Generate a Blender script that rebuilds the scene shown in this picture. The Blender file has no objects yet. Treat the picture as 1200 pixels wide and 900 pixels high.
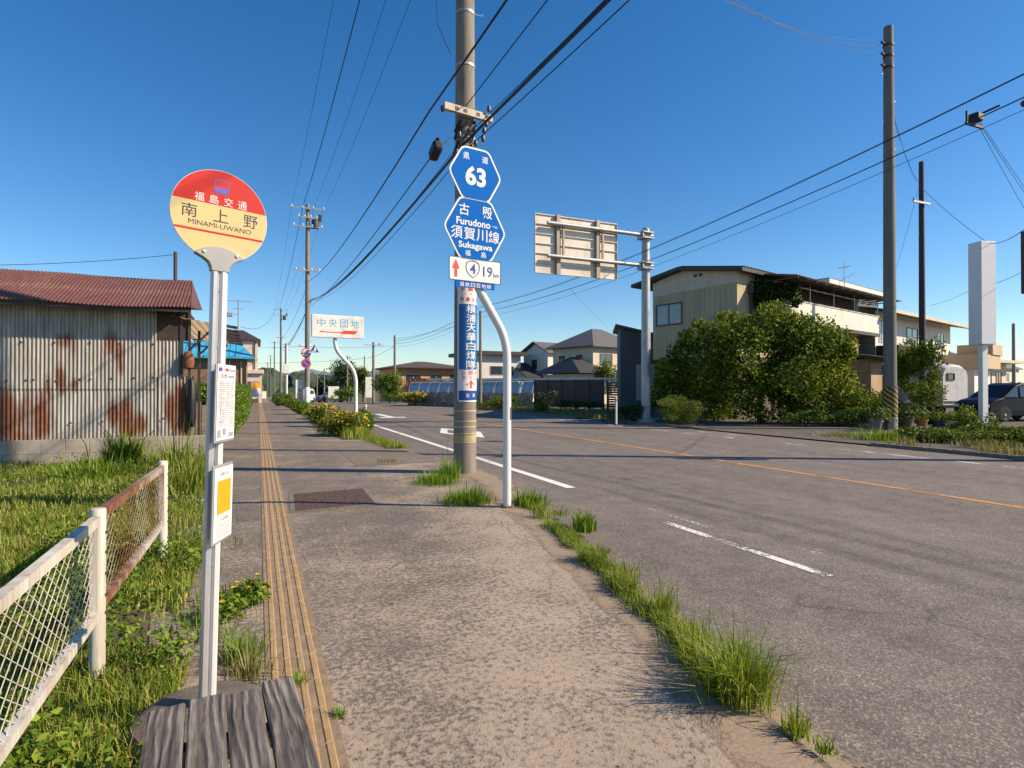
import bpy, math, random
import numpy as np
from mathutils import Matrix, Vector, Euler
R = math.radians
rng = np.random.default_rng(7)
random.seed(7)
scene = bpy.context.scene
COL = scene.collection

# ------------------------------------------------------------------ camera
F, CX, HY, EYE, YAW = 690.0, 600.0, 455.0, 1.5, R(23.3)
CT, ST = math.cos(YAW), math.sin(YAW)
cam = bpy.data.cameras.new('camera')
cam.sensor_width = 36; cam.lens = 36 * F / 1200; cam.clip_end = 4000; cam.clip_start = .05
camo = bpy.data.objects.new('camera', cam); COL.objects.link(camo)
camo.location = (0, 0, EYE); camo.rotation_euler = (R(90.415), 0, -YAW)
scene.camera = camo
# ------------------------------------------------------------------ light
SUN_AZ, SUN_EL = 119.0, 34.0
w = bpy.data.worlds.new('World'); scene.world = w; w.use_nodes = True
nt = w.node_tree; bg = nt.nodes['Background']
sk = nt.nodes.new('ShaderNodeTexSky'); sk.sky_type = 'NISHITA'; sk.sun_disc = False
sk.sun_elevation = R(SUN_EL); sk.sun_rotation = R(SUN_AZ); sk.altitude = 300; sk.air_density = 1.0; sk.dust_density = 0.3; sk.ozone_density = 2.6
hs = nt.nodes.new('ShaderNodeHueSaturation'); hs.inputs['Saturation'].default_value = 1.34; hs.inputs['Hue'].default_value = .5025
nt.links.new(sk.outputs[0], hs.inputs['Color']); nt.links.new(hs.outputs[0], bg.inputs[0]); bg.inputs[1].default_value = 0.10
sl = bpy.data.lights.new('sun', 'SUN'); sl.energy = 4.9; sl.angle = R(.7); sl.color = (1, .83, .62)
so = bpy.data.objects.new('sun', sl); COL.objects.link(so)
a, e = R(SUN_AZ), R(SUN_EL)
so.rotation_euler = Vector((-math.sin(a) * math.cos(e), -math.cos(a) * math.cos(e), -math.sin(e))).to_track_quat('-Z', 'Y').to_euler()
vs = scene.view_settings
vs.view_transform = 'Standard'; vs.look = 'None'; vs.exposure = 0.62; vs.gamma = 1; vs.use_curve_mapping = False
scene.cycles.max_bounces = 6; scene.cycles.transparent_max_bounces = 8

# ------------------------------------------------------------------ placing helpers
def cw(px, py, z):
    "world point seen at photo pixel (px,py) at depth z"
    x = (px - CX) / F * z
    return Vector((x * CT + z * ST, -x * ST + z * CT, EYE - (py - HY) / F * z))
def gp(px, py, h=0.):
    return cw(px, py, (EYE - h) * F / (py - HY))
def sstep(a, b, x):
    t = np.clip((np.asarray(x, float) - a) / (b - a), 0, 1); return t * t * (3 - 2 * t)
def gz(y):
    return -3.0 * sstep(62, 150, y)
KX_ = [(-30, 1.9), (0, 1.95), (1.8, 2.13), (2.39, 2.25), (3.18, 2.48), (4.45, 2.73), (7.2, 3.36), (9, 3.75), (11, 3.8), (13.5, 3.4), (18, 3.2), (500, 3.2)]
def kx(y): return np.interp(y, [p[0] for p in KX_], [p[1] for p in KX_])
SX_ = [(-30, -.22), (3, -.22), (6, -.32), (9, -.55), (13, -.9), (20, -.85), (25, -.6), (500, -.6)]
def sx(y): return np.interp(y, [p[0] for p in SX_], [p[1] for p in SX_])

# ------------------------------------------------------------------ materials
MATS = {}
def newmat(name):
    m = bpy.data.materials.new(name); m.use_nodes = True
    return m, m.node_tree, m.node_tree.nodes['Principled BSDF']
def N(nt, t, **kw):
    n = nt.nodes.new(t)
    for k, v in kw.items(): setattr(n, k, v)
    return n
def noise(nt, scale, detail=6, rough=.6, vec=None, stretch=None):
    n = N(nt, 'ShaderNodeTexNoise'); n.inputs['Scale'].default_value = scale; n.inputs['Detail'].default_value = detail; n.inputs['Roughness'].default_value = rough
    if vec is None:
        tc = N(nt, 'ShaderNodeTexCoord'); vec = tc.outputs['Object']
    if stretch:
        mp = N(nt, 'ShaderNodeMapping'); mp.inputs['Scale'].default_value = stretch
        nt.links.new(vec, mp.inputs[0]); vec = mp.outputs[0]
    nt.links.new(vec, n.inputs['Vector'])
    return n.outputs['Fac']
def ramp(nt, fac, stops):
    r = N(nt, 'ShaderNodeValToRGB')
    while len(r.color_ramp.elements) < len(stops): r.color_ramp.elements.new(.5)
    for el, (p, c) in zip(r.color_ramp.elements, stops):
        el.position = p; el.color = (*c, 1) if len(c) == 3 else c
    nt.links.new(fac, r.inputs[0]); return r.outputs[0]
def mixc(nt, fac, a, b, mode='MIX'):
    m = N(nt, 'ShaderNodeMix', data_type='RGBA', blend_type=mode)
    for s, v in ((m.inputs[0], fac), (m.inputs[6], a), (m.inputs[7], b)):
        if hasattr(v, 'links') or hasattr(v, 'is_linked'): nt.links.new(v, s)
        elif isinstance(v, (int, float)): s.default_value = v
        else: s.default_value = (*v, 1)
    return m.outputs[2]
def bump(nt, b, h, strength=.3, dist=.01):
    n = N(nt, 'ShaderNodeBump'); n.inputs['Strength'].default_value = strength; n.inputs['Distance'].default_value = dist
    nt.links.new(h, n.inputs['Height']); nt.links.new(n.outputs[0], b.inputs['Normal'])
def mat(name, c, rough=.6, var=.25, scale=3., metal=0., bmp=0., bscale=60., spec=.4, grime=None, stretch=None, coat=0):
    "base colour varied by noise; optional grime colour in uneven patches"
    if name in MATS: return MATS[name]
    m, nt, b = newmat(name)
    c = np.array(c); lo = tuple(c * (1 - var)); hi = tuple(np.minimum(c * (1 + var), .95))
    col = ramp(nt, noise(nt, scale, stretch=stretch), [(.3, lo), (.7, hi)])
    if grime:
        g = ramp(nt, noise(nt, scale * .7 + 1, 8, .7, stretch=stretch or (1, 1, .35)), [(.5, (0, 0, 0)), (.72, (1, 1, 1))])
        col = mixc(nt, g, col, grime)
    nt.links.new(col, b.inputs['Base Color'])
    b.inputs['Roughness'].default_value = rough; b.inputs['Metallic'].default_value = metal; b.inputs['Specular IOR Level'].default_value = spec
    b.inputs['Coat Weight'].default_value = coat
    if bmp: bump(nt, b, noise(nt, bscale, 4), bmp)
    MATS[name] = m; return m
def leafmat(name, stops, trans=.3, rough=.5, spec=.3):
    m, nt, b = newmat(name)
    at = N(nt, 'ShaderNodeAttribute'); at.attribute_name = 'rnd'
    col = ramp(nt, at.outputs['Fac'], stops)
    nt.links.new(col, b.inputs['Base Color']); b.inputs['Roughness'].default_value = rough; b.inputs['Specular IOR Level'].default_value = spec
    t = N(nt, 'ShaderNodeBsdfTranslucent'); nt.links.new(mixc(nt, 1., col, (1.0, 1.0, .45), 'MULTIPLY'), t.inputs[0])
    mx = N(nt, 'ShaderNodeMixShader'); mx.inputs[0].default_value = trans
    nt.links.new(b.outputs[0], mx.inputs[1]); nt.links.new(t.outputs[0], mx.inputs[2])
    nt.links.new(mx.outputs[0], nt.nodes['Material Output'].inputs['Surface'])
    return m

M_grass = leafmat('grass_blades', [(0, (.06, .12, .010)), (.4, (.15, .25, .020)), (.7, (.33, .38, .05)), (.9, (.46, .38, .12)), (1, (.55, .44, .18))], .35)
M_fresh = leafmat('fresh_grass_blades', [(0, (.06, .13, .012)), (.6, (.17, .29, .022)), (1, (.34, .42, .07))], .4)
M_yelgrass = leafmat('kerb_grass_blades', [(0, (.09, .15, .012)), (.5, (.22, .31, .025)), (.85, (.38, .42, .06)), (1, (.50, .42, .18))], .4)
M_dry = leafmat('dry_grass_blades', [(0, (.10, .13, .03)), (.5, (.24, .22, .07)), (1, (.42, .34, .15))], .3)
M_weed = leafmat('weed_leaves', [(0, (.06, .115, .012)), (.6, (.15, .24, .022)), (1, (.28, .35, .05))], .35, .6, .2)
M_bush = leafmat('bush_leaves', [(0, (.03, .06, .010)), (.5, (.135, .20, .018)), (.85, (.30, .34, .036)), (1, (.40, .38, .08))], .35, .6, .18)
M_ivy = leafmat('ivy_leaves', [(0, (.018, .04, .010)), (.6, (.04, .075, .015)), (1, (.12, .15, .03))], .25, .6, .2)
M_hedge = leafmat('hedge_leaves', [(0, (.05, .11, .012)), (.6, (.14, .24, .025)), (1, (.27, .35, .05))], .3)
M_dark = leafmat('dark_foliage', [(0, (.015, .035, .010)), (.6, (.04, .075, .015)), (1, (.08, .12, .03))], .25)
M_yel = leafmat('yellow_green_foliage', [(0, (.07, .11, .015)), (.6, (.17, .22, .03)), (1, (.32, .33, .05))], .3)
M_petal = leafmat('yellow_petals', [(0, (.70, .40, .02)), (1, (.85, .60, .03))], .3)
M_bark = mat('bark', (.10, .07, .045), .9, .4, 8, bmp=.4, bscale=40)

M_white = mat('white_paint', (.70, .69, .66), .4, .05, 5)
M_whitew = mat('worn_white_paint', (.74, .73, .69), .5, .06, 5, grime=(.52, .50, .44))
M_alu = mat('aluminium', (.50, .50, .51), .38, .06, 6, metal=.55)
M_alulit = mat('lit_aluminium', (.66, .65, .64), .42, .06, 6, metal=.2)  # right half of the bus stop pole: sunlit brightness put into the colour
M_galv = mat('galvanised_steel', (.40, .40, .40), .5, .15, 4, metal=.5, grime=(.30, .29, .28))
M_signback = mat('sign_back_metal', (.62, .55, .46), .45, .06, 1.5, metal=.3, grime=(.45, .38, .31))
M_conc = mat('pole_concrete', (.235, .20, .165), .85, .16, 2.5, bmp=.12, bscale=90, grime=(.16, .13, .105), stretch=(3, 3, .5))
M_concd = mat('dark_pole_concrete', (.17, .155, .135), .85, .16, 2.5, bmp=.12, bscale=90, stretch=(3, 3, .5))
M_block = mat('block_wall_concrete', (.36, .32, .26), .9, .18, 3, bmp=.35, bscale=60, grime=(.22, .19, .15))
M_stone = mat('weathered_concrete', (.145, .12, .095), .95, .3, 7, bmp=.7, bscale=45, grime=(.10, .09, .07))
M_black = mat('black_rubber', (.012, .012, .014), .55, .2)
M_wire = mat('cable_sheath', (.02, .02, .022), .6, .2)
M_dsteel = mat('dark_brown_steel', (.055, .04, .032), .6, .3, 6)
M_red = mat('sign_red', (.48, .022, .016), .5, .05, spec=.2)
M_cream = mat('sign_cream', (.58, .455, .215), .5, .04, spec=.2)
M_blue = mat('sign_blue', (.0, .118, .46), .7, .05, spec=.08)
M_dblue = mat('sign_deep_blue', (.015, .075, .30), .4, .05)
M_ltblue = mat('sign_light_blue', (.16, .40, .58), .4, .05)
M_ink = mat('black_ink', (.02, .02, .025), .4, .05)
M_redink = mat('red_ink', (.70, .06, .04), .4, .05)
M_palered = mat('pale_red_ink', (.74, .20, .13), .5, .1)
M_greyink = mat('grey_ink', (.30, .31, .36), .5, .05)
M_orange = mat('orange_ink', (.85, .33, .01), .4, .04)
M_violet = mat('violet_ink', (.13, .08, .36), .4, .05)
M_wwhite = mat('sign_white', (.72, .71, .68), .45, .03, spec=.25)
M_glass = mat('window_glass', (.035, .05, .065), .06, .2, 1.5, spec=.9)
M_curtain = mat('curtained_glass', (.22, .25, .25), .12, .12, 2, spec=.8)
M_bronze = mat('bronze_window_frame', (.07, .055, .045), .5, .1)
M_silver = mat('silver_window_frame', (.5, .5, .5), .4, .05, metal=.4)

def asphalt(name, dark, light, sandy=None, mode='road'):
    m, nt, b = newmat(name)
    tc = N(nt, 'ShaderNodeTexCoord'); P = tc.outputs['Object']
    big = noise(nt, .35, 5, .6, P); mid = noise(nt, 3.2, 8, .65, P)
    vo = N(nt, 'ShaderNodeTexVoronoi'); vo.inputs['Scale'].default_value = 95; nt.links.new(P, vo.inputs['Vector'])
    vcol = N(nt, 'ShaderNodeSeparateColor'); nt.links.new(vo.outputs['Color'], vcol.inputs[0])
    base = ramp(nt, big, [(.3, dark), (.7, light)])
    agg = ramp(nt, vcol.outputs[0], [(0, (.6, .6, .6)), (.7, (.97, .95, .95)), (.9, (1.3, 1.28, 1.25)), (1, (1.65, 1.6, 1.54))])
    col = mixc(nt, 1., base, agg, 'MULTIPLY')
    patch = ramp(nt, mid, [(.35, (.82, .82, .82)), (.65, (1.12, 1.1, 1.08))])
    col = mixc(nt, 1., col, patch, 'MULTIPLY')
    sp = N(nt, 'ShaderNodeSeparateXYZ'); nt.links.new(P, sp.inputs[0])
    if mode == 'road':
        # wheel-worn lanes, tar seams and fine cracks
        st = noise(nt, 1.1, 6, .65, P, (1.6, .07, 1))
        col = mixc(nt, 1., col, ramp(nt, st, [(.36, (.88, .875, .87)), (.52, (1.0, 1.0, 1.0)), (.68, (1.09, 1.085, 1.08))]), 'MULTIPLY')
    if sandy:
        s1 = noise(nt, 1.1, 7, .68, P); s2 = noise(nt, 30, 7, .74, P); s3 = noise(nt, 7, 6, .7, P)
        # how much sand lies here: a lot near y<5 and by the kerb, little at y 6..9
        g = N(nt, 'ShaderNodeMapRange'); g.inputs[1].default_value = 2.0; g.inputs[2].default_value = 7.0; g.inputs[3].default_value = 1.07; g.inputs[4].default_value = .90
        nt.links.new(sp.outputs[1], g.inputs[0])
        g2 = N(nt, 'ShaderNodeMapRange'); g2.inputs[1].default_value = 1.3; g2.inputs[2].default_value = 2.3; g2.inputs[3].default_value = 0; g2.inputs[4].default_value = .14
        nt.links.new(sp.outputs[0], g2.inputs[0])
        def ma(op, x, y):
            q = N(nt, 'ShaderNodeMath', operation=op)
            for s, v in zip(q.inputs, (x, y)):
                if isinstance(v, (int, float)): s.default_value = v
                else: nt.links.new(v, s)
            return q.outputs[0]
        amt = ma('ADD', g.outputs[0], g2.outputs[0])
        amt = ma('ADD', amt, ma('MULTIPLY', ma('SUBTRACT', s1, .5), .85))
        thr = ma('ADD', ma('MULTIPLY', s2, 1.7), ma('MULTIPLY', s3, .35))
        f = N(nt, 'ShaderNodeMapRange'); f.inputs[1].default_value = -.10; f.inputs[2].default_value = .10
        nt.links.new(ma('SUBTRACT', amt, thr), f.inputs[0])
        sc = ramp(nt, noise(nt, 60, 4, .7, P), [(.3, tuple(np.array(sandy) * .78)), (.7, tuple(np.array(sandy) * 1.12))])
        sc = mixc(nt, 1., sc, ramp(nt, noise(nt, .9, 4, .6, P), [(.3, (.86, .85, .84)), (.7, (1.1, 1.1, 1.1))]), 'MULTIPLY')
        col = mixc(nt, f.outputs[0], col, sc)
    cr = N(nt, 'ShaderNodeTexVoronoi'); cr.feature = 'DISTANCE_TO_EDGE'; cr.inputs['Scale'].default_value = .42
    ds = N(nt, 'ShaderNodeMapping'); nt.links.new(P, ds.inputs[0]); ds.inputs['Scale'].default_value = (1, .45, 1)
    nz = N(nt, 'ShaderNodeTexNoise'); nz.inputs['Scale'].default_value = 1.7; nt.links.new(P, nz.inputs['Vector'])
    nt.links.new(mixc(nt, .25, ds.outputs[0], nz.outputs['Color'], 'LINEAR_LIGHT'), cr.inputs['Vector'])
    ck = ramp(nt, cr.outputs[0], [(.0, (.68, .67, .66)), (.004, (.85, .85, .85)), (.009, (1, 1, 1))])
    msk = ramp(nt, noise(nt, .55, 3, .5, P), [(.5, (0, 0, 0)), (.6, (1, 1, 1))])
    col = mixc(nt, msk, col, mixc(nt, 1., col, ck, 'MULTIPLY'))
    nt.links.new(col, b.inputs['Base Color']); b.inputs['Roughness'].default_value = .88; b.inputs['Specular IOR Level'].default_value = .25
    hgt = N(nt, 'ShaderNodeMath', operation='ADD'); nt.links.new(vo.outputs['Distance'], hgt.inputs[0]); nt.links.new(noise(nt, 30, 6, .7, P), hgt.inputs[1])
    bump(nt, b, hgt.outputs[0], .32, .005)
    return m
M_road = asphalt('road_asphalt', (.178, .157, .139), (.206, .183, .162))
M_walk = asphalt('sandy_pavement', (.145, .127, .111), (.195, .170, .146), (.39, .312, .238), 'walk')
M_fore = asphalt('forecourt_asphalt', (.11, .10, .088), (.15, .135, .118), None, 'plain')
M_apron = asphalt('apron_concrete', (.17, .145, .12), (.24, .205, .165), None, 'plain')
M_soil = mat('soil', (.10, .075, .045), .95, .4, 4, bmp=.6, bscale=40, grime=(.06, .075, .02))
M_ground = mat('field_ground', (.09, .10, .04), .95, .4, .3, grime=(.13, .10, .06))
M_kerb = mat('kerb_concrete', (.16, .13, .10), .95, .3, 5, bmp=.5, bscale=50, grime=(.08, .065, .05))

def paintmat(name, c, wear, road):
    "road paint, worn through to asphalt by alpha"
    m, nt, b = newmat(name)
    col = ramp(nt, noise(nt, 40, 4), [(.3, tuple(np.array(c) * .85)), (.7, c)])
    nt.links.new(col, b.inputs['Base Color']); b.inputs['Roughness'].default_value = .75
    s = N(nt, 'ShaderNodeMath', operation='ADD')
    nt.links.new(noise(nt, 30, 6, .75), s.inputs[0]); nt.links.new(noise(nt, 1.3, 4, .6), s.inputs[1])
    h = N(nt, 'ShaderNodeMath', operation='MULTIPLY'); nt.links.new(s.outputs[0], h.inputs[0]); h.inputs[1].default_value = .5
    al = ramp(nt, h.outputs[0], [(wear / 2 - .02, (0, 0, 0)), (wear / 2 + .02, (1, 1, 1))])
    nt.links.new(al, b.inputs['Alpha'])
    return m
M_pwhite = paintmat('white_road_paint', (.80, .78, .74), .82, None)
M_pwhite2 = paintmat('worn_white_road_paint', (.78, .76, .72), 1.07, None)
M_porange = paintmat('orange_road_paint', (.58, .26, .07), .91, None)

def rustmat(name, base, c1, c2, rough=.55, metal=.3, streak=(6, 6, .8)):
    "sheet metal with rust where the mesh's rust attribute and streaky noise say so"
    m, nt, b = newmat(name)
    at = N(nt, 'ShaderNodeAttribute'); at.attribute_name = 'rust'
    n1 = noise(nt, 2.2, 8, .7, stretch=streak); n2 = noise(nt, 14, 6, .7)
    ad = N(nt, 'ShaderNodeMath', operation='ADD'); nt.links.new(at.outputs['Fac'], ad.inputs[0]); nt.links.new(n1, ad.inputs[1])
    ad2 = N(nt, 'ShaderNodeMath', operation='MULTIPLY_ADD'); nt.links.new(n2, ad2.inputs[0]); ad2.inputs[1].default_value = .3; nt.links.new(ad.outputs[0], ad2.inputs[2])
    mr = N(nt, 'ShaderNodeMapRange'); mr.inputs[1].default_value = .96; mr.inputs[2].default_value = 1.34; nt.links.new(ad2.outputs[0], mr.inputs[0])
    bc = ramp(nt, noise(nt, 1.1, 6, .6, stretch=(4, 4, .5)), [(.3, tuple(np.array(base) * .75)), (.7, tuple(np.array(base) * 1.12))])
    bc = mixc(nt, 1., bc, ramp(nt, noise(nt, 5, 6, .65, stretch=(5, 5, .35)), [(.38, (1, 1, 1)), (.70, (.62, .52, .42))]), 'MULTIPLY')
    rc = ramp(nt, n2, [(.35, c1), (.65, c2)])
    nt.links.new(mixc(nt, mr.outputs[0], bc, rc), b.inputs['Base Color'])
    b.inputs['Roughness'].default_value = rough; b.inputs['Metallic'].default_value = metal
    return m
M_zinc = rustmat('rusty_zinc_sheet', (.41, .40, .375), (.10, .036, .018), (.22, .078, .034), metal=.15)
M_redroof = rustmat('red_painted_sheet', (.165, .068, .055), (.10, .045, .034), (.24, .13, .09), metal=.05, rough=.6)
M_rustpaint = rustmat('rusted_white_paint', (.60, .58, .52), (.11, .042, .02), (.26, .11, .05), metal=0, streak=(4, 4, 4))

# ------------------------------------------------------------------ mesh builder
class MB:
    def __init__(s): s.v = []; s.f = []; s.m = []
    def add(s, vs, fs, mi=0):
        o = len(s.v); s.v += [tuple(v) for v in vs]; s.f += [tuple(i + o for i in f) for f in fs]; s.m += [mi] * len(fs); return s
    def box(s, a, b, mi=0, M=None, cut=0.):
        x0, y0, z0 = a; x1, y1, z1 = b
        if cut:
            bm_ = []
            c = cut
            # box with chamfered vertical and horizontal edges: octagonal rings
            def ring(z, i):
                return [(x0 + i + c, y0 + i, z), (x1 - i - c, y0 + i, z), (x1 - i, y0 + i + c, z), (x1 - i, y1 - i - c, z), (x1 - i - c, y1 - i, z), (x0 + i + c, y1 - i, z), (x0 + i, y1 - i - c, z), (x0 + i, y0 + i + c, z)]
            vs = ring(z0, c) + ring(z0 + c, 0) + ring(z1 - c, 0) + ring(z1, c)
            fs = [tuple(range(7, -1, -1)), tuple(range(24, 32))]
            for k in range(3):
                for i in range(8): fs.append((k * 8 + i, k * 8 + (i + 1) % 8, k * 8 + 8 + (i + 1) % 8, k * 8 + 8 + i))
        else:
            vs = [(x0, y0, z0), (x1, y0, z0), (x1, y1, z0), (x0, y1, z0), (x0, y0, z1), (x1, y0, z1), (x1, y1, z1), (x0, y1, z1)]
            fs = [(3, 2, 1, 0), (4, 5, 6, 7), (0, 1, 5, 4), (1, 2, 6, 5), (2, 3, 7, 6), (3, 0, 4, 7)]
        if M is not None: vs = [M @ Vector(v) for v in vs]
        return s.add(vs, fs, mi)
    def tube(s, pts, r, n=10, mi=0, caps=True):
        pts = [Vector(p) for p in pts]
        rs = r if hasattr(r, '__len__') else [r] * len(pts)
        vs = []; up = None
        for i, p in enumerate(pts):
            d = (pts[min(i + 1, len(pts) - 1)] - pts[max(i - 1, 0)]).normalized()
            if up is None:
                up = Vector((1, 0, 0)) if abs(d.z) > .9 else Vector((0, 0, 1))
            u = (up - d * up.dot(d)).normalized(); up = u; v = d.cross(u)
            vs += [p + (u * math.cos(2 * math.pi * k / n) + v * math.sin(2 * math.pi * k / n)) * rs[i] for k in range(n)]
        fs = []
        for i in range(len(pts) - 1):
            for k in range(n): fs.append((i * n + k, i * n + (k + 1) % n, (i + 1) * n + (k + 1) % n, (i + 1) * n + k))
        if caps: fs += [tuple(range(n - 1, -1, -1)), tuple((len(pts) - 1) * n + k for k in range(n))]
        return s.add(vs, fs, mi)
    def prism(s, poly, y0, y1, mi=0, M=None):
        "outline in x,z extruded from y0 (front) to y1"
        n = len(poly)
        vs = [(p[0], y0, p[1]) for p in poly] + [(p[0], y1, p[1]) for p in poly]
        fs = [tuple(range(n)), tuple(range(2 * n - 1, n - 1, -1))] + [(i, i + n, (i + 1) % n + n, (i + 1) % n) for i in range(n)]
        if M is not None: vs = [M @ Vector(v) for v in vs]
        return s.add(vs, fs, mi)
    def lathe(s, prof, n=24, mi=0, c=(0, 0, 0)):
        vs = [(c[0] + r * math.cos(2 * math.pi * k / n), c[1] + r * math.sin(2 * math.pi * k / n), c[2] + z) for r, z in prof for k in range(n)]
        fs = [(i * n + k, i * n + (k + 1) % n, (i + 1) * n + (k + 1) % n, (i + 1) * n + k) for i in range(len(prof) - 1) for k in range(n)]
        fs += [tuple(range(n - 1, -1, -1)), tuple((len(prof) - 1) * n + k for k in range(n))]
        return s.add(vs, fs, mi)
    def text(s, body, size, cx, cz, y=-.002, mi=0, bold=0., sx=1., align='CENTER', warp=None, slant=0):
        vs, fs = text_geo(body, bold)
        if not len(vs): return s
        vs = vs.copy(); mn = vs.min(0); mx = vs.max(0)
        ox = {'CENTER': (mn[0] + mx[0]) / 2, 'LEFT': mn[0], 'RIGHT': mx[0]}[align]
        vs[:, 0] = (vs[:, 0] - ox) * size * sx; vs[:, 1] = (vs[:, 1] - (mn[1] + mx[1]) / 2) * size
        out = [(cx + a, y, cz + b) for a, b in vs]
        if warp: out = [warp(*p) for p in out]
        return s.add(out, fs, mi)
    def tfit(s, body, w, h, cx, cz, y=-.002, mi=0, bold=.0, warp=None, M=None):
        vs, fs = text_geo(body, bold)
        mn = vs.min(0); mx = vs.max(0); c = (mn + mx) / 2
        kx_, kz_ = (w / (mx[0] - mn[0]) if w else h / (mx[1] - mn[1])), h / (mx[1] - mn[1])
        out = [(cx + (a - c[0]) * kx_, y, cz + (b - c[1]) * kz_) for a, b in vs]
        if warp:
            import bmesh
            bm = bmesh.new(); bv = [bm.verts.new(p) for p in out]
            for f in fs:
                try: bm.faces.new([bv[i] for i in f])
                except ValueError: pass
            xs_ = [p[0] for p in out]
            for k in np.arange(min(xs_) + .008, max(xs_), .010): bmesh.ops.bisect_plane(bm, geom=bm.verts[:] + bm.edges[:] + bm.faces[:], plane_co=(k, 0, 0), plane_no=(1, 0, 0))
            bm.verts.index_update(); out = [tuple(v.co) for v in bm.verts]; fs = [tuple(v.index for v in f.verts) for f in bm.faces]; bm.free()
        if warp: out = [warp(*p) for p in out]
        if M is not None: out = [M @ Vector(p) for p in out]
        return s.add(out, fs, mi)
    def islands(s):
        p = list(range(len(s.v)))
        def find(i):
            while p[i] != i: p[i] = p[p[i]]; i = p[i]
            return i
        for f in s.f:
            r = find(f[0])
            for i in f[1:]: p[find(i)] = r
        out = {}
        for f, m in zip(s.f, s.m): out.setdefault(find(f[0]), []).append((f, m))
        res = []
        for fl in out.values():
            q = MB(); ids = {}
            for f, m in fl:
                for i in f:
                    if i not in ids: ids[i] = len(q.v); q.v.append(s.v[i])
                q.f.append(tuple(ids[i] for i in f)); q.m.append(m)
            res.append(q)
        return res
    SPLIT = {'stiffener', 'insulator', 'bolt', 'vent', 'screw', 'strap', 'leg', 'hinge', 'band', 'clamp', 'awning_brace', 'rail', 'post', 'gate_post'}
    def build(s, name, mats, parent=None, smooth=False, bevel=0., rust=None):
        if name in s.SPLIT:
            isl = s.islands()
            if len(isl) > 1: return [q._build(name, mats, parent, smooth, bevel, rust) for q in isl][0]
        return s._build(name, mats, parent, smooth, bevel, rust)
    def _build(s, name, mats, parent=None, smooth=False, bevel=0., rust=None):
        me = bpy.data.meshes.new(name); me.from_pydata(s.v, [], s.f); me.update()
        for m in (mats if isinstance(mats, (list, tuple)) else [mats]): me.materials.append(m)
        me.polygons.foreach_set('material_index', s.m)
        if smooth:
            me.polygons.foreach_set('use_smooth', [True] * len(s.f))
            me.set_sharp_from_angle(angle=R(40))
        if rust is not None:
            at = me.attributes.new('rust', 'FLOAT', 'POINT'); at.data.foreach_set('value', np.array([rust(*v) for v in s.v], float))
        o = bpy.data.objects.new(name, me); COL.objects.link(o)
        if parent: o.parent = parent
        if bevel:
            bv = o.modifiers.new('bevel', 'BEVEL'); bv.width = bevel; bv.segments = 2; bv.limit_method = 'ANGLE'
        return o
_tc = {}
def text_geo(body, bold):
    k = (body, bold)
    if k not in _tc:
        c = bpy.data.curves.new('lettering', 'FONT'); c.body = body; c.offset = bold; c.resolution_u = 3
        o = bpy.data.objects.new('lettering', c); COL.objects.link(o)
        dg = bpy.context.evaluated_depsgraph_get()
        me = bpy.data.meshes.new_from_object(o.evaluated_get(dg))
        vs = np.array([v.co[:2] for v in me.vertices]) if len(me.vertices) else np.zeros((0, 2))
        fs = [tuple(p.vertices) for p in me.polygons]
        # faces must look towards -y after mapping (x,y)->(x,-,z): same winding
        _tc[k] = (vs, fs)
        bpy.data.objects.remove(o); bpy.data.curves.remove(c); bpy.data.meshes.remove(me)
    return _tc[k]

def tag(o, label, cat, group=None, kind=None):
    o['label'] = label; o['category'] = cat
    if group: o['group'] = group
    if kind: o['kind'] = kind
    return o
def thing(name, label, cat, loc=(0, 0, 0), rz=0., group=None):
    o = bpy.data.objects.new(name, None); COL.objects.link(o)
    o.empty_display_size = .3; o.location = loc; o.rotation_euler = (0, 0, rz)
    return tag(o, label, cat, group)
def dup(o, loc=None, rz=None, label=None, scale=None, parent=None):
    c = o.copy(); COL.objects.link(c)
    if parent: c.parent = parent
    if loc is not None: c.location = loc
    if rz is not None: c.rotation_euler = (0, 0, rz)
    if scale is not None: c.scale = (scale, scale, scale)
    if label: c['label'] = label
    for ch in list(o.children): dup(ch, parent=c)
    return c
def struct(o): o['kind'] = 'structure'; return o
def az(d): return R(90 - d)      # local +x points to this compass azimuth

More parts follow.
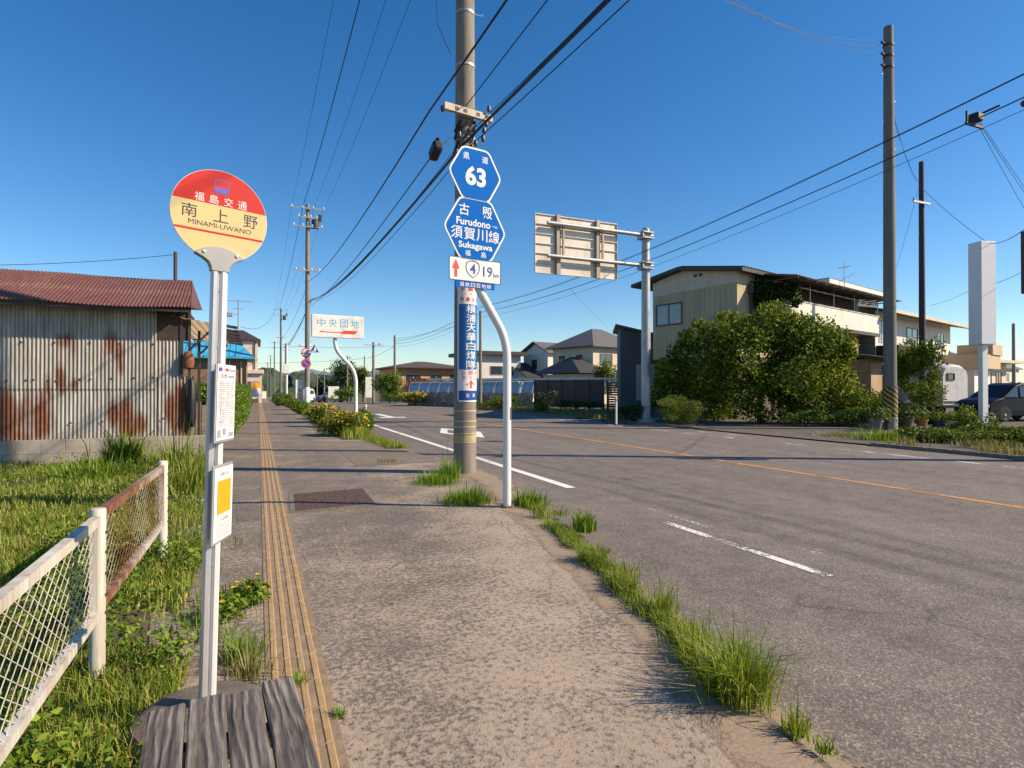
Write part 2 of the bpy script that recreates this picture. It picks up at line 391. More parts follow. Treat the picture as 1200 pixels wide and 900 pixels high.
def mesh_np(name, V, Fq, m, rnd=None, parent=None):
    "quads or triangles from arrays; rnd = one random number per face"
    me = bpy.data.meshes.new(name); V = np.asarray(V, np.float32); Fq = np.asarray(Fq, np.int32); k = Fq.shape[1]
    me.vertices.add(len(V)); me.vertices.foreach_set('co', V.ravel())
    me.loops.add(Fq.size); me.loops.foreach_set('vertex_index', Fq.ravel())
    me.polygons.add(len(Fq)); me.polygons.foreach_set('loop_start', np.arange(0, Fq.size, k, dtype=np.int32)); me.polygons.foreach_set('loop_total', np.full(len(Fq), k, np.int32))
    me.update(); me.validate()
    if rnd is not None:
        at = me.attributes.new('rnd', 'FLOAT', 'FACE'); at.data.foreach_set('value', np.asarray(rnd, np.float32))
    me.materials.append(m)
    o = bpy.data.objects.new(name, me); COL.objects.link(o)
    if parent: o.parent = parent
    return o
def blades_geo(P, H, W, lean=.5, rnd=None, dirs=None):
    "grass blades: two stacked quads, bending; P roots (n,3)"
    n = len(P); H = np.broadcast_to(H, n) * rng.uniform(.55, 1.25, n); W = np.broadcast_to(W, n)
    t = rng.uniform(0, 2 * np.pi, n) if dirs is None else dirs; d = np.stack([np.cos(t), np.sin(t), 0 * t], 1)
    t2 = t + np.pi / 2 + rng.normal(0, .5, n); s = np.stack([np.cos(t2), np.sin(t2), 0 * t], 1)
    L = rng.uniform(.1, 1, n) * lean; up = np.array([0, 0, 1.])
    p1 = P + (d * (L * .22)[:, None] + up * .55) * H[:, None]
    p2 = P + (d * (L * .75)[:, None] + up * (1 - .35 * L)[:, None]) * H[:, None]
    a = s * (W / 2)[:, None]
    V = np.stack([P - a, P + a, p1 + a * .8, p1 - a * .8, p2 + a * .12, p2 - a * .12], 1).reshape(-1, 3)
    i = np.arange(n)[:, None] * 6
    Fq = np.concatenate([i + [0, 1, 2, 3], i + [3, 2, 4, 5]], 1).reshape(-1, 4)
    r = rng.random(n) if rnd is None else rnd
    return V, Fq, np.repeat(r, 2)
def leaves_geo(P, size, Nrm=None, spread=.8, asp=.55):
    "folded rhombic leaves at P"
    n = len(P); q = rng.normal(size=(n, 3))
    nn = q if Nrm is None else Nrm + q * spread
    nn /= np.linalg.norm(nn, axis=1, keepdims=True) + 1e-9
    a = np.cross(nn, rng.normal(size=(n, 3))); a /= np.linalg.norm(a, axis=1, keepdims=True) + 1e-9
    b = np.cross(nn, a); S = (np.broadcast_to(size, n) * rng.uniform(.55, 1.3, n))[:, None]
    V = np.stack([P - a * S * .5, P + b * S * asp * .5 + nn * S * .10 + a * S * .05, P + a * S * .5 - nn * S * .06, P - b * S * asp * .5 + nn * S * .10 + a * S * .05], 1).reshape(-1, 3)
    i = np.arange(n)[:, None] * 4
    Fq = np.concatenate([i + [0, 1, 2], i + [0, 2, 3]], 1).reshape(-1, 3)
    return V, Fq, np.repeat(rng.random(n), 2)
def join(gs):
    V = []; Fs = []; Rn = []; o = 0
    for v, f, r in gs: V.append(v); Fs.append(f + o); Rn.append(r); o += len(v)
    return np.concatenate(V), np.concatenate(Fs), np.concatenate(Rn)
def lobes(lb, n, gap=.0, freq=2.2, shell=.55):
    "points and outward normals in a union of ellipsoids lb = [(cx,cy,cz,rx,ry,rz),...]"
    lb = np.array(lb, float); vol = lb[:, 3] * lb[:, 4] * lb[:, 5]; vol = vol ** (2 / 3)
    k = rng.choice(len(lb), n, p=vol / vol.sum())
    d = rng.normal(size=(n, 3)); d /= np.linalg.norm(d, axis=1, keepdims=True)
    r = 1 - shell * rng.random(n) ** 1.7; r *= 1 + .10 * rng.normal(size=n)
    L = lb[k]; P = L[:, :3] + d * L[:, 3:] * r[:, None]; Nn = d / L[:, 3:]; Nn /= np.linalg.norm(Nn, axis=1, keepdims=True)
    ph = rng.uniform(0, 6, 6)
    g = np.sin(P[:, 0] * freq + ph[0] + 1.3 * np.sin(P[:, 2] * freq * .8 + ph[3])) + np.sin(P[:, 1] * freq * 1.1 + ph[1] + 1.1 * np.sin(P[:, 0] * freq * .7 + ph[4])) + np.sin(P[:, 2] * freq * 1.2 + ph[2])
    ok = (g > gap * 3 - 3 + 1.2 * rng.random(n)) & (P[:, 2] > .02)
    lobes.k = k[ok]
    return P[ok], Nn[ok]
def rlobes(cx, cy, z0, rx, ry, h, k, seed=0, s=.45):
    "k random lobes filling a rounded clump"
    r = random.Random(seed); out = []
    for i in range(k):
        t = r.uniform(0, 6.283); q = r.uniform(0, .75) ** .5; zz = r.uniform(.22, .80)
        sh = math.sqrt(max(.15, 1 - (zz * 1.05 - .25) ** 2))
        f = r.uniform(.75, 1.2) * s
        out.append((cx + math.cos(t) * q * rx * sh * .8, cy + math.sin(t) * q * ry * sh * .8, z0 + h * zz, rx * f, ry * f, h * f * .62))
    return out
def plant(name, label, cat, loc, lb, n, size, m, group=None, gap=.25, freq=2.2, trunk=None, spread=.8, asp=.55, flowers=None, branches=0, part='foliage'):
    "a thing with foliage (lobes are local) and, if given, trunk and flowers"
    t = thing(name, label, cat, loc, 0, group)
    P, Nn = lobes(lb, n, gap, freq)
    tone = rng.normal(0, .16, 400)[lobes.k]; rr0 = np.clip(rng.beta(1.6, 2.0, len(P)) + tone, 0, 1)
    mesh_np(part, *leaves_geo(P, size, Nn, spread, asp)[:2], m, np.repeat(rr0, 2), t)
    if trunk or branches:
        b = MB()
        if trunk:
            h, r = trunk; b.tube([(0, 0, -.1), (.03 * h, .02 * h, h * .5), (-.01 * h, .03 * h, h)], [r, r * .8, r * .5], 8)
        base = Vector((0, 0, (trunk[0] * .5 if trunk else .0)))
        for l in random.Random(len(lb)).sample(list(lb), min(len(lb), branches or 5)):
            e = Vector(l[:3]); b.tube([base, base.lerp(e, .5) + Vector((0, 0, .08 * e.z)), e], [.035 + (trunk[1] * .3 if trunk else 0), .025, .01], 6)
        b.build('trunk' if trunk else 'stem', M_bark, t)
    if flowers:
        k, fs = flowers
        P, Nn = lobes(lb, k * 3, .2, freq, .12); up = Nn[:, 2] > -.1; P = P[up][:k] + Nn[up][:k] * .03
        Q = np.repeat(P, 5, 0) + rng.normal(0, fs * .22, (len(P) * 5, 3))
        V, Fq, r = leaves_geo(Q, fs * .6, np.repeat(Nn[up][:k], 5, 0) + np.array([.2, -.5, .6]), .5, .8)
        mesh_np('blossom', V, Fq, M_petal, r, t)['kind'] = 'stuff'
    return t
def leaves_rnd(n): return np.repeat(rng.random(n), 2)

# ================================================================== SETTING
def sheet(name, ys, xl, xr, z, m, nx=2, drop=True):
    V = []; 
    for y in ys:
        a, b = float(xl(y)), float(xr(y))
        for k in range(nx): V.append((a + (b - a) * k / (nx - 1), y, z + (float(gz(y)) if drop else 0)))
    Fq = [(j * nx + i, j * nx + i + 1, (j + 1) * nx + i + 1, (j + 1) * nx + i) for j in range(len(ys) - 1) for i in range(nx - 1)]
    return struct(mesh_np(name, V, Fq, m))
C_ = lambda v: (lambda y: v)
YS = list(np.concatenate([np.arange(-30, 14, .5), np.arange(14, 60, 2), np.arange(60, 160, 5), [200, 260, 340]]))
xs = np.concatenate([[-1500, -400, -150], np.arange(-80, 121, 10), [180, 400, 1500]]); ysg = np.concatenate([[-400, -60], np.arange(-30, 170, 6), [220, 320, 600, 1200, 2500]])
V = [(x, y, -.12 + float(gz(y))) for y in ysg for x in xs]; n = len(xs)
struct(mesh_np('ground', V, [(j * n + i, j * n + i + 1, (j + 1) * n + i + 1, (j + 1) * n + i) for j in range(len(ysg) - 1) for i in range(n - 1)], M_ground))
sheet('road', YS, kx, C_(15.2), -.06, M_road)
sheet('pavement', YS, lambda y: sx(y) - .28 - .1 * math.sin(y * 1.7), lambda y: kx(y) - .10, 0., M_walk)
sheet('soil', YS, C_(-30), lambda y: sx(y) - .1, -.006, M_soil)
sheet('forecourt', list(np.arange(-25, 34, 3)), C_(15.32), C_(60), -.03, M_fore)
# kerb along the road edge, half buried, chipped
M_kerb = mat('kerb_concrete2', (.21, .165, .125), .95, .3, 5, bmp=.5, bscale=50, grime=(.13, .10, .075))
b = MB(); yk = np.concatenate([np.arange(-8, 20, .3), np.arange(20, 62, 2)])
for i, (y0, y1) in enumerate(zip(yk[:-1], yk[1:])):
    h0 = -.005 + .008 * math.sin(i * 1.7); low = -.045 if 12.2 < y0 < 17 else h0
    x0, x1 = float(kx(y0)), float(kx(y1))
    b.add([(x0 - .11, y0, -.2), (x0 + .01, y0, -.2), (x1 + .01, y1, -.2), (x1 - .11, y1, -.2), (x0 - .11, y0, low), (x0 - .01, y0, low), (x1 - .01, y1, low), (x1 - .11, y1, low)], [(4, 5, 6, 7), (1, 2, 6, 5), (0, 1, 5, 4), (3, 7, 6, 2), (0, 4, 7, 3)])
struct(b.build('kerb', M_kerb))
b = MB()
for y0, y1 in [(-20, 10.8), (18.0, 24), (27, 34), (37, 52)]:
    for y in np.arange(y0, y1 - .01, .6): b.box((15.2, y, -.2), (15.32, min(y + .59, y1), .03), cut=.012)
struct(b.build('far_kerb', M_kerb))
sheet('driveway', [11.6, 12.4, 13.5, 15, 16.5, 17.2], C_(1.75), lambda y: kx(y) - .11, .004, M_apron)
# dirt island round the pole
M_dirt = mat('sandy_dirt', (.27, .20, .135), .95, .3, 9, bmp=.6, bscale=60, grime=(.17, .13, .09), stretch=(1, 1, 1))
def gutter():
    m, nt, b = newmat('gutter_sand'); at = N(nt, 'ShaderNodeAttribute'); at.attribute_name = 'rust'
    nt.links.new(ramp(nt, noise(nt, 50, 5, .7), [(.3, (.20, .155, .11)), (.7, (.36, .27, .19))]), b.inputs['Base Color']); b.inputs['Roughness'].default_value = .95
    q = N(nt, 'ShaderNodeMath', operation='ADD'); nt.links.new(at.outputs['Fac'], q.inputs[0]); nt.links.new(noise(nt, 2.2, 8, .7), q.inputs[1])
    q2 = N(nt, 'ShaderNodeMath', operation='MULTIPLY_ADD'); nt.links.new(noise(nt, 45, 4, .8), q2.inputs[0]); q2.inputs[1].default_value = .5; nt.links.new(q.outputs[0], q2.inputs[2])
    nt.links.new(ramp(nt, q2.outputs[0], [(.90, (0, 0, 0)), (.99, (1, 1, 1))]), b.inputs['Alpha'])
    b_ = MB(); ys = np.arange(-1, 60, .4); nx = 8; vs = [(float(kx(y)) + .9 * i / nx, y, -.055) for y in ys for i in range(nx + 1)]
    b_.add(vs, [(j * (nx + 1) + i, j * (nx + 1) + i + 1, (j + 1) * (nx + 1) + i + 1, (j + 1) * (nx + 1) + i) for j in range(len(ys) - 1) for i in range(nx)])
    d_ = MB(); ys2 = np.arange(-1, 12.2, .1); nx2 = 8
    vs = [(float(kx(y)) - .42 - .2 * float(sstep(5, 8, y)) + (.36 + .2 * float(sstep(5, 8, y))) * i / nx2, y, .0015 - .004 * (i == 0)) for y in ys2 for i in range(nx2 + 1)]
    d_.add(vs, [(j * (nx2 + 1) + i, j * (nx2 + 1) + i + 1, (j + 1) * (nx2 + 1) + i + 1, (j + 1) * (nx2 + 1) + i) for j in range(len(ys2) - 1) for i in range(nx2)])
    o = struct(d_.build('dirt_strip', m, rust=lambda x, y, z: .37 - 1.1 * max(0, (float(kx(y)) - .20 - .12 * float(sstep(5, 8, y))) - x)))
    struct(b_.build('gutter_sand', m, rust=lambda x, y, z: .46 - (.95 + .12 * min(y, 8)) * (x - float(kx(y))) ** .8))
gutter()
sheet('planting_soil', list(np.arange(17.6, 62, 2)), C_(2.25), lambda y: kx(y) - .11, .006, M_soil)
# tactile paving
b = MB()
b.box((.04, .2, -.02), (.335, 66, .004))
ob = struct(b.build('tactile_paving', mat('tactile_base', (.255, .185, .115), .9, .3, 9, grime=(.20, .16, .125), bmp=.4)))
b = MB()
for y in np.arange(.2, 66, .30):
    for k in range(4):
        x = .065 + k * .066 + random.uniform(-.001, .001)
        g = float(gz(y))
        b.add([(x, y, .004), (x + .036, y, .004), (x + .036, y + .293, .004), (x, y + .293, .004), (x + .006, y + .004, .0085), (x + .03, y + .004, .0085), (x + .03, y + .289, .0085), (x + .006, y + .289, .0085)], [(4, 5, 6, 7), (0, 1, 5, 4), (1, 2, 6, 5), (2, 3, 7, 6), (3, 0, 4, 7)])
struct(b.build('tactile_bars', mat('tactile_yellow', (.36, .235, .115), .8, .22, 6, grime=(.30, .225, .15), bmp=.3)))
# road markings (4 mm above the asphalt)
def mark(name, x0, x1, y0, y1, m, z=-.056):
    return sheet(name, list(np.linspace(y0, y1, max(2, int((y1 - y0) / 3)))), C_(x0), C_(x1), z, m)
mark('edge_line', 4.42, 4.58, 8.1, 75, M_pwhite)
mark('worn_edge_line', 4.30, 4.40, 3.45, 5.6, M_pwhite2); mark('worn_edge_trace', 4.62, 4.68, 5.2, 6.3, M_pwhite2); mark('worn_paint_spot', 4.80, 4.98, 3.95, 4.15, M_pwhite2)
mark('centre_line', 9.09, 9.22, -20, 75, M_porange)
mark('far_edge_line', 13.6, 13.75, -20, 12.2, M_pwhite2); mark('far_edge_line', 13.6, 13.75, 14.2, 75, M_pwhite2)
mark('far_dash', 14.5, 14.62, 14.6, 17.2, M_pwhite2)
b = MB()                                              # crossing-ahead diamond
cx_, cy_ = 6.55, 19.8
for sx_, sy_ in ((1, 1), (1, -1), (-1, 1), (-1, -1)):
    b.add([(cx_ + sx_ * .75, cy_, -.056), (cx_ + sx_ * .47, cy_, -.056), (cx_, cy_ + sy_ * 1.55, -.056), (cx_, cy_ + sy_ * 2.4, -.056)], [(0, 1, 2, 3) if sx_ * sy_ < 0 else (3, 2, 1, 0)])
struct(b.build('diamond_marking', M_pwhite))
b = MB(); b.add([(5.9, 31, -.056), (7.3, 31, -.056), (7.3, 31.8, -.056), (5.9, 31.8, -.056), (6.4, 31.8, -.056), (6.8, 31.8, -.056), (6.8, 36, -.056), (6.4, 36, -.056)], [(0, 1, 2, 3), (4, 5, 6, 7)])
struct(b.build('lane_marking', M_pwhite))
# iron drain cover set in a sandy frame
mw = mat('drain_iron', (.105, .060, .045), .65, .25, 12, metal=.2, bmp=.2)
b = MB()
P = [gp(350, 598), gp(437, 590.5), gp(425, 572), gp(356, 575)]
P = [Vector((.42, 7.65, 0)), Vector((1.40, 7.72, 0)), Vector((1.43, 8.95, 0)), Vector((.46, 8.88, 0))]
c0 = sum(P, Vector()) / 4
Q = [c0 + (p - c0) * 1.13 for p in P]
b.add([(*p.xy, .004) for p in Q] + [(*p.xy, .006) for p in P], [(0, 1, 5, 4), (1, 2, 6, 5), (2, 3, 7, 6), (3, 0, 4, 7)], 1)
b.add([(*p.xy, .008) for p in P], [(0, 1, 2, 3)], 0)
for i in range(13):
    for j in range(16):
        u, v = (i + .5) / 13, (j + .5) / 16
        c = P[0].lerp(P[1], u).lerp(P[3].lerp(P[2], u), v)
        d = .024
        b.add([(c.x - d, c.y - .006, .008), (c.x + d, c.y - .006, .008), (c.x + d, c.y + .006, .008), (c.x - d, c.y + .006, .008), (c.x - d * .8, c.y - .003, .013), (c.x + d * .8, c.y - .003, .013), (c.x + d * .8, c.y + .003, .013), (c.x - d * .8, c.y + .003, .013)] if (i + j) % 2 else
              [(c.x - .006, c.y - d, .008), (c.x + .006, c.y - d, .008), (c.x + .006, c.y + d, .008), (c.x - .006, c.y + d, .008), (c.x - .003, c.y - d * .8, .013), (c.x + .003, c.y - d * .8, .013), (c.x + .003, c.y + d * .8, .013), (c.x - .003, c.y + d * .8, .013)], [(4, 5, 6, 7), (0, 1, 5, 4), (1, 2, 6, 5), (2, 3, 7, 6), (3, 0, 4, 7)])
for u in (.3, .7):
    c = P[0].lerp(P[1], u).lerp(P[3].lerp(P[2], u), .5); b.lathe([(.035, .008), (.03, .016), (.012, .016)], 10, c=(c.x, c.y, 0))
tag(b.build('drain_cover', [mw, M_apron]), 'rust brown rectangular iron drain cover set in the pavement', 'drain cover')
# distant wooded hills
def hill(name, pts, base, col, seed, depth=90):
    r = np.random.default_rng(seed); V = []; nx = 80; ny = 8
    xs_ = np.linspace(pts[0][0], pts[-1][0], nx); y0 = np.interp(xs_, [p[0] for p in pts], [p[1] for p in pts]); h = np.interp(xs_, [p[0] for p in pts], [p[2] for p in pts])
    for j in range(ny):
        t = j / (ny - 1); prof = math.sin(min(1, t * 1.25) * math.pi / 2)
        for i in range(nx): V.append((xs_[i] + r.normal(0, 1.), y0[i] + t * depth + r.normal(0, 3), base + h[i] * prof * (1 + r.normal(0, .05 if j else 0))))
    Fq = [(j * nx + i, j * nx + i + 1, (j + 1) * nx + i + 1, (j + 1) * nx + i) for j in range(ny - 1) for i in range(nx - 1)]
    return struct(mesh_np(name, V, Fq, col))
mh = mat('wooded_hill', (.045, .075, .035), .95, .55, .12, grime=(.02, .035, .02)); mh2 = mat('hazed_far_hill', (.13, .18, .22), 1., .2, .02)  # far hill: the blue of distance haze is put into its colour
hill('wooded_hill', [(-60, 330, 6), (-20, 330, 17), (10, 330, 17), (14, 330, 11), (22, 330, 15), (45, 340, 13), (55, 340, 3)], -3.2, mh, 3)
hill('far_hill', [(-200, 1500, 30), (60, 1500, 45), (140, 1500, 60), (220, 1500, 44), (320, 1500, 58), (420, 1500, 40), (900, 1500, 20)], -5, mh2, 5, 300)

# ================================================================== BUS STOP
bs = thing('bus_stop', 'bus stop sign with red and cream disc on a silver pole beside the bench', 'bus stop', (-.205, 2.9, 0), az(70))
bs.rotation_euler = (0, R(1.3), az(70))
b = MB(); b.lathe([(.285, -.05), (.295, .02), (.275, .085), (.23, .112), (.06, .118)], 28)
bo = b.build('base', M_stone, bs, smooth=True)
for v in bo.data.vertices:
    k = math.sin(v.co.x * 17) * math.sin(v.co.y * 13 + 1) * .012; v.co.x *= 1 + k * 2; v.co.y *= 1 - k; v.co.z += k * .5
b = MB()
b.box((-.033, -.017, .1), (-.004, .017, 2.05), cut=.007); b.box((.002, -.018, .1), (.034, .018, 2.05), 1, cut=.009); b.box((-.006, -.006, .1), (.004, .014, 2.045), 0)
po = b.build('pole', [M_alu, M_alulit], bs)
b = MB()
for z in (.72, 1.18, 1.68, 1.93): b.lathe([(.0045, 0), (.0045, .003)], 8, c=(0, -.008, z))
b.build('screw', M_galv, po)
DZ, DR = 2.266, .202
def seg(r, z0, z1, n=48):
    out = []
    for k in range(n + 1):
        t = math.asin(max(-1, min(1, z0 / r))) + (math.asin(max(-1, min(1, z1 / r))) - math.asin(max(-1, min(1, z0 / r)))) * k / n
        out.append((r * math.cos(t), r * math.sin(t)))
    return out + [(-x, z) for x, z in reversed(out)]
def flat(b, poly, y, mi, z=0, x=0):
    pts = [poly[0]]
    for p in poly[1:]:
        if (p[0] - pts[-1][0]) ** 2 + (p[1] - pts[-1][1]) ** 2 > 1e-10: pts.append(p)
    b.add([(x + p[0], y, z + p[1]) for p in pts], [tuple(range(len(pts)))], mi)
b = MB()
b.prism([(DR * math.cos(t), DZ + DR * math.sin(t)) for t in np.linspace(0, 2 * math.pi, 73)[:-1]], -.004, .004, 0)
disc = b.build('sign_disc', [M_wwhite], bs)
b = MB()
ri = DR - .0015
flat(b, seg(ri, .045, ri - 1e-5), -.0044, 0, DZ)
flat(b, seg(ri, -ri + 1e-5, .045), -.0044, 1, DZ)
flat(b, [(-math.sqrt(ri ** 2 - .074 ** 2), -.074), (math.sqrt(ri ** 2 - .074 ** 2), -.074), (math.sqrt(ri ** 2 - .0835 ** 2), -.0835), (-math.sqrt(ri ** 2 - .0835 ** 2), -.0835)][::-1], -.0047, 0, DZ)
b.build('disc_face', [M_red, M_cream], disc)
b = MB()
for i, ch in enumerate('福島交通'): b.tfit(ch, .038, .038, (i - 1.5) * .060, DZ + .068, -.0050, 0)
for i, ch in enumerate('南上野'): b.tfit(ch, .062, .058, (i - 1) * .128, DZ + .001, -.0050, 1, .0)
b.tfit('MINAMI-UWANO', .262, .0215, 0, DZ - .047, -.0050, 1, .0)
# bus pictogram
def rr(w, h, r, n=4):
    o = []
    for cx_, cz_, a0 in ((w / 2 - r, h / 2 - r, 0), (-w / 2 + r, h / 2 - r, 90), (-w / 2 + r, -h / 2 + r, 180), (w / 2 - r, -h / 2 + r, 270)):
        for k in range(n + 1):
            t = R(a0 + 90 * k / n); o.append((cx_ + r * math.cos(t), cz_ + r * math.sin(t)))
    return o
o1, o2 = rr(.062, .062, .014), rr(.054, .054, .011)
n_ = len(o1)
b.add([(x, -.0050, DZ + .130 + z) for x, z in o1 + o2], [(i, (i + 1) % n_, n_ + (i + 1) % n_, n_ + i) for i in range(n_)], 2)
flat(b, rr(.054, .024, .004), -.0050, 2, DZ + .116); flat(b, rr(.010, .008, .002), -.0050, 2, DZ + .097, -.018); flat(b, rr(.010, .008, .002), -.0050, 2, DZ + .097, .018)
b.build('lettering', [M_wwhite, M_ink, M_violet], disc)
b = MB()
pts = [(x, DZ - .140 - .035 * (x / .102) ** 2) for x in np.linspace(.102, -.102, 15)]
sd = [(-.101, DZ - .182), (-.070, DZ - .196), (-.048, DZ - .212), (-.039, DZ - .232), (-.037, DZ - .250)]
b.prism(pts + sd + [(-x, z) for x, z in reversed(sd)], -.020, .018)
br = b.build('bracket', mat('bracket_grey', (.30, .295, .29), .5, .08, 5, metal=.3), bs, bevel=.006)
b = MB()
for x in (-.072, .072): b.lathe([(.008, 0), (.007, .004), (.003, .006)], 10)
b = MB()
for x in (-.068, .068):
    b.add([(x + .007 * math.cos(t), -.0215 - k, DZ - .170 + .007 * math.sin(t)) for k in (0, .004) for t in np.linspace(0, 6.283, 11)[:-1]], [tuple(range(10, 20))] + [(i, (i + 1) % 10, 10 + (i + 1) % 10, 10 + i) for i in range(10)])
b.build('bolt', M_alu, br)
def board(z0, z1, face, name):
    M = Matrix.Translation((-.0285, -.105, 0)) @ Matrix.Rotation(R(52), 4, 'Z')
    b = MB(); b.box((-.002, 0, z0 - .012), (.21, .010, z1 + (.012 if face else .0)), 0, M, cut=.003)
    b.box((.085, .010, z0 + .10), (.115, .032, z0 + .13), 0, M); b.box((.085, .010, z1 - .08), (.115, .032, z1 - .05), 0, M)
    bo = b.build(name, [M_galv], bs)
    b = MB(); b.add([M @ Vector(p) for p in ((.003, -.002, z0), (.205, -.002, z0), (.205, -.002, z1), (.003, -.002, z1))], [(0, 1, 2, 3)], 0)
    def rect(x0, x1, a0, a1, mi, y=-.004): b.add([M @ Vector(p) for p in ((x0, y, a0), (x1, y, a0), (x1, y, a1), (x0, y, a1))], [(0, 1, 2, 3)], mi)
    H = z1 - z0
    if not face:
        rect(.012, .05, z1 - .030, z1 - .014, 1); rect(.085, .12, z1 - .028, z1 - .016, 2); rect(.13, .195, z1 - .026, z1 - .018, 3); b.tfit('南上野', .06, .018, .07, z1 - .05, -.004, 4, M=M); rect(.12, .19, z1 - .056, z1 - .046, 3)
        for k in range(24): rect(.014, .194, z1 - .075 - k * .0085, z1 - .0737 - k * .0085, 3)
        for x in (.014, .040, .092, .142, .193): rect(x, x + .0015, z0 + .055, z1 - .0737, 3)
        for k in range(22):
            for x in (.02, .047, .098, .148):
                if random.random() < .75: b.tfit(random.choice(['12 42', '08 37', '05 25 50', '15', '20 55', '10 30']), random.uniform(.012, .036), .0045, x + .02, z1 - .0785 - k * .0085, -.0045, 3, M=M)
        rect(.016, .05, z0 + .012, z0 + .045, 3); rect(.075, .105, z0 + .02, z0 + .05, 3); rect(.14, .19, z0 + .012, z0 + .030, 3)
    else:
        rect(.035, .180, z0 + H * .36, z0 + H * .82, 5); b.tfit('お知らせ', .09, .017, .105, z1 - .030, -.004, 4, M=M)
        b.tfit('バス定期券', .12, .016, .105, z0 + H * .28, -.004, 2, M=M)
        for k in range(5): rect(.03, .185 - .02 * (k % 2), z0 + .018 + k * .012, z0 + .021 + k * .012, 6)
    b.build('printed_sheet', [M_wwhite, M_violet, M_redink, M_greyink, M_ink, M_orange, M_palered], bo)
board(1.275, 1.605, 0, 'timetable_board'); board(.838, 1.155, 1, 'notice_board')

# ================================================================== BENCH
def woodmat():
    m, nt, b = newmat('weathered_wood')
    tc = N(nt, 'ShaderNodeTexCoord'); oi = N(nt, 'ShaderNodeObjectInfo')
    vm = N(nt, 'ShaderNodeVectorMath', operation='ADD'); nt.links.new(tc.outputs['Object'], vm.inputs[0])
    rv = N(nt, 'ShaderNodeCombineXYZ')
    q = N(nt, 'ShaderNodeMath', operation='MULTIPLY'); nt.links.new(oi.outputs['Random'], q.inputs[0]); q.inputs[1].default_value = 17
    nt.links.new(q.outputs[0], rv.inputs[0]); nt.links.new(q.outputs[0], rv.inputs[1]); nt.links.new(rv.outputs[0], vm.inputs[1])
    wv = N(nt, 'ShaderNodeTexWave', wave_type='BANDS', bands_direction='X'); wv.inputs['Scale'].default_value = 9; wv.inputs['Distortion'].default_value = 11; wv.inputs['Detail'].default_value = 4; wv.inputs['Detail Scale'].default_value = 1.1
    mp = N(nt, 'ShaderNodeMapping'); mp.inputs['Scale'].default_value = (1, .16, 1); nt.links.new(vm.outputs[0], mp.inputs[0]); nt.links.new(mp.outputs[0], wv.inputs['Vector'])
    g = ramp(nt, wv.outputs['Fac'], [(.0, (.092, .080, .071)), (.35, (.125, .110, .098)), (.75, (.165, .147, .132)), (1, (.215, .194, .175))])
    cr = noise(nt, 1., 5, .7, vm.outputs[0], (60, 2.2, 60)); g = mixc(nt, 1., g, ramp(nt, cr, [(.34, (.22, .21, .20)), (.43, (.85, .85, .85)), (.6, (1.15, 1.15, 1.15))]), 'MULTIPLY'); g = mixc(nt, 1., g, ramp(nt, noise(nt, 1., 6, .75, vm.outputs[0], (150, 5, 150)), [(.35, (.55, .54, .53)), (.55, (1.05, 1.05, 1.05))]), 'MULTIPLY'); g = mixc(nt, 1., g, ramp(nt, noise(nt, 3.5, 5, .6, vm.outputs[0]), [(.35, (.7, .69, .68)), (.65, (1.25, 1.23, 1.2))]), 'MULTIPLY')
    nt.links.new(g, b.inputs['Base Color']); b.inputs['Roughness'].default_value = .85
    ad = N(nt, 'ShaderNodeMath', operation='ADD'); nt.links.new(wv.outputs['Fac'], ad.inputs[0]); nt.links.new(cr, ad.inputs[1]); bump(nt, b, ad.outputs[0], .6, .006)
    return m
M_wood = woodmat()
be = thing('bench', 'low weathered grey plank bench in the near left corner below the bus stop', 'bench', (-.105, 2.36, 0), R(4.2))
for k in range(4):
    b = MB(); x = -.235 + k * .1185; e = (-.005, .008, .0, .025)[k]; z = .40 + (0, .003, .001, .004)[k]
    # worn ends: slightly irregular outline
    n = 10; vs = []
    for j in range(n + 1):
        y = e - j * 1.6 / n; wob = random.uniform(-.0015, .0015)
        vs += [(x + wob, y, z - .035), (x + wob, y, z - .003), (x + .006 + wob, y, z), (x + .104 + wob, y, z), (x + .110 + wob, y, z - .003), (x + .110 + wob, y, z - .035)]
    fs = [(j * 6 + i, j * 6 + (i + 1) % 6, j * 6 + 6 + (i + 1) % 6, j * 6 + 6 + i) for j in range(n) for i in range(6)]
    fs += [(5, 4, 3, 2, 1, 0), tuple(n * 6 + i for i in range(6))]
    for v in range(6): vs[v] = (vs[v][0], vs[v][1] + random.uniform(-.012, .008), vs[v][2])
    b.add(vs, fs); b.build('seat_plank', M_wood, be)
for y in (-.22, -1.35):
    b = MB(); b.box((-.23, y - .03, .305), (.23, y + .03, .362)); b.build('crossbar', M_wood, be)
    for x in (-.19, .15): b = MB(); b.box((x, y - .035, -.01), (x + .06, y + .035, .304)); b.build('leg', M_wood, be)

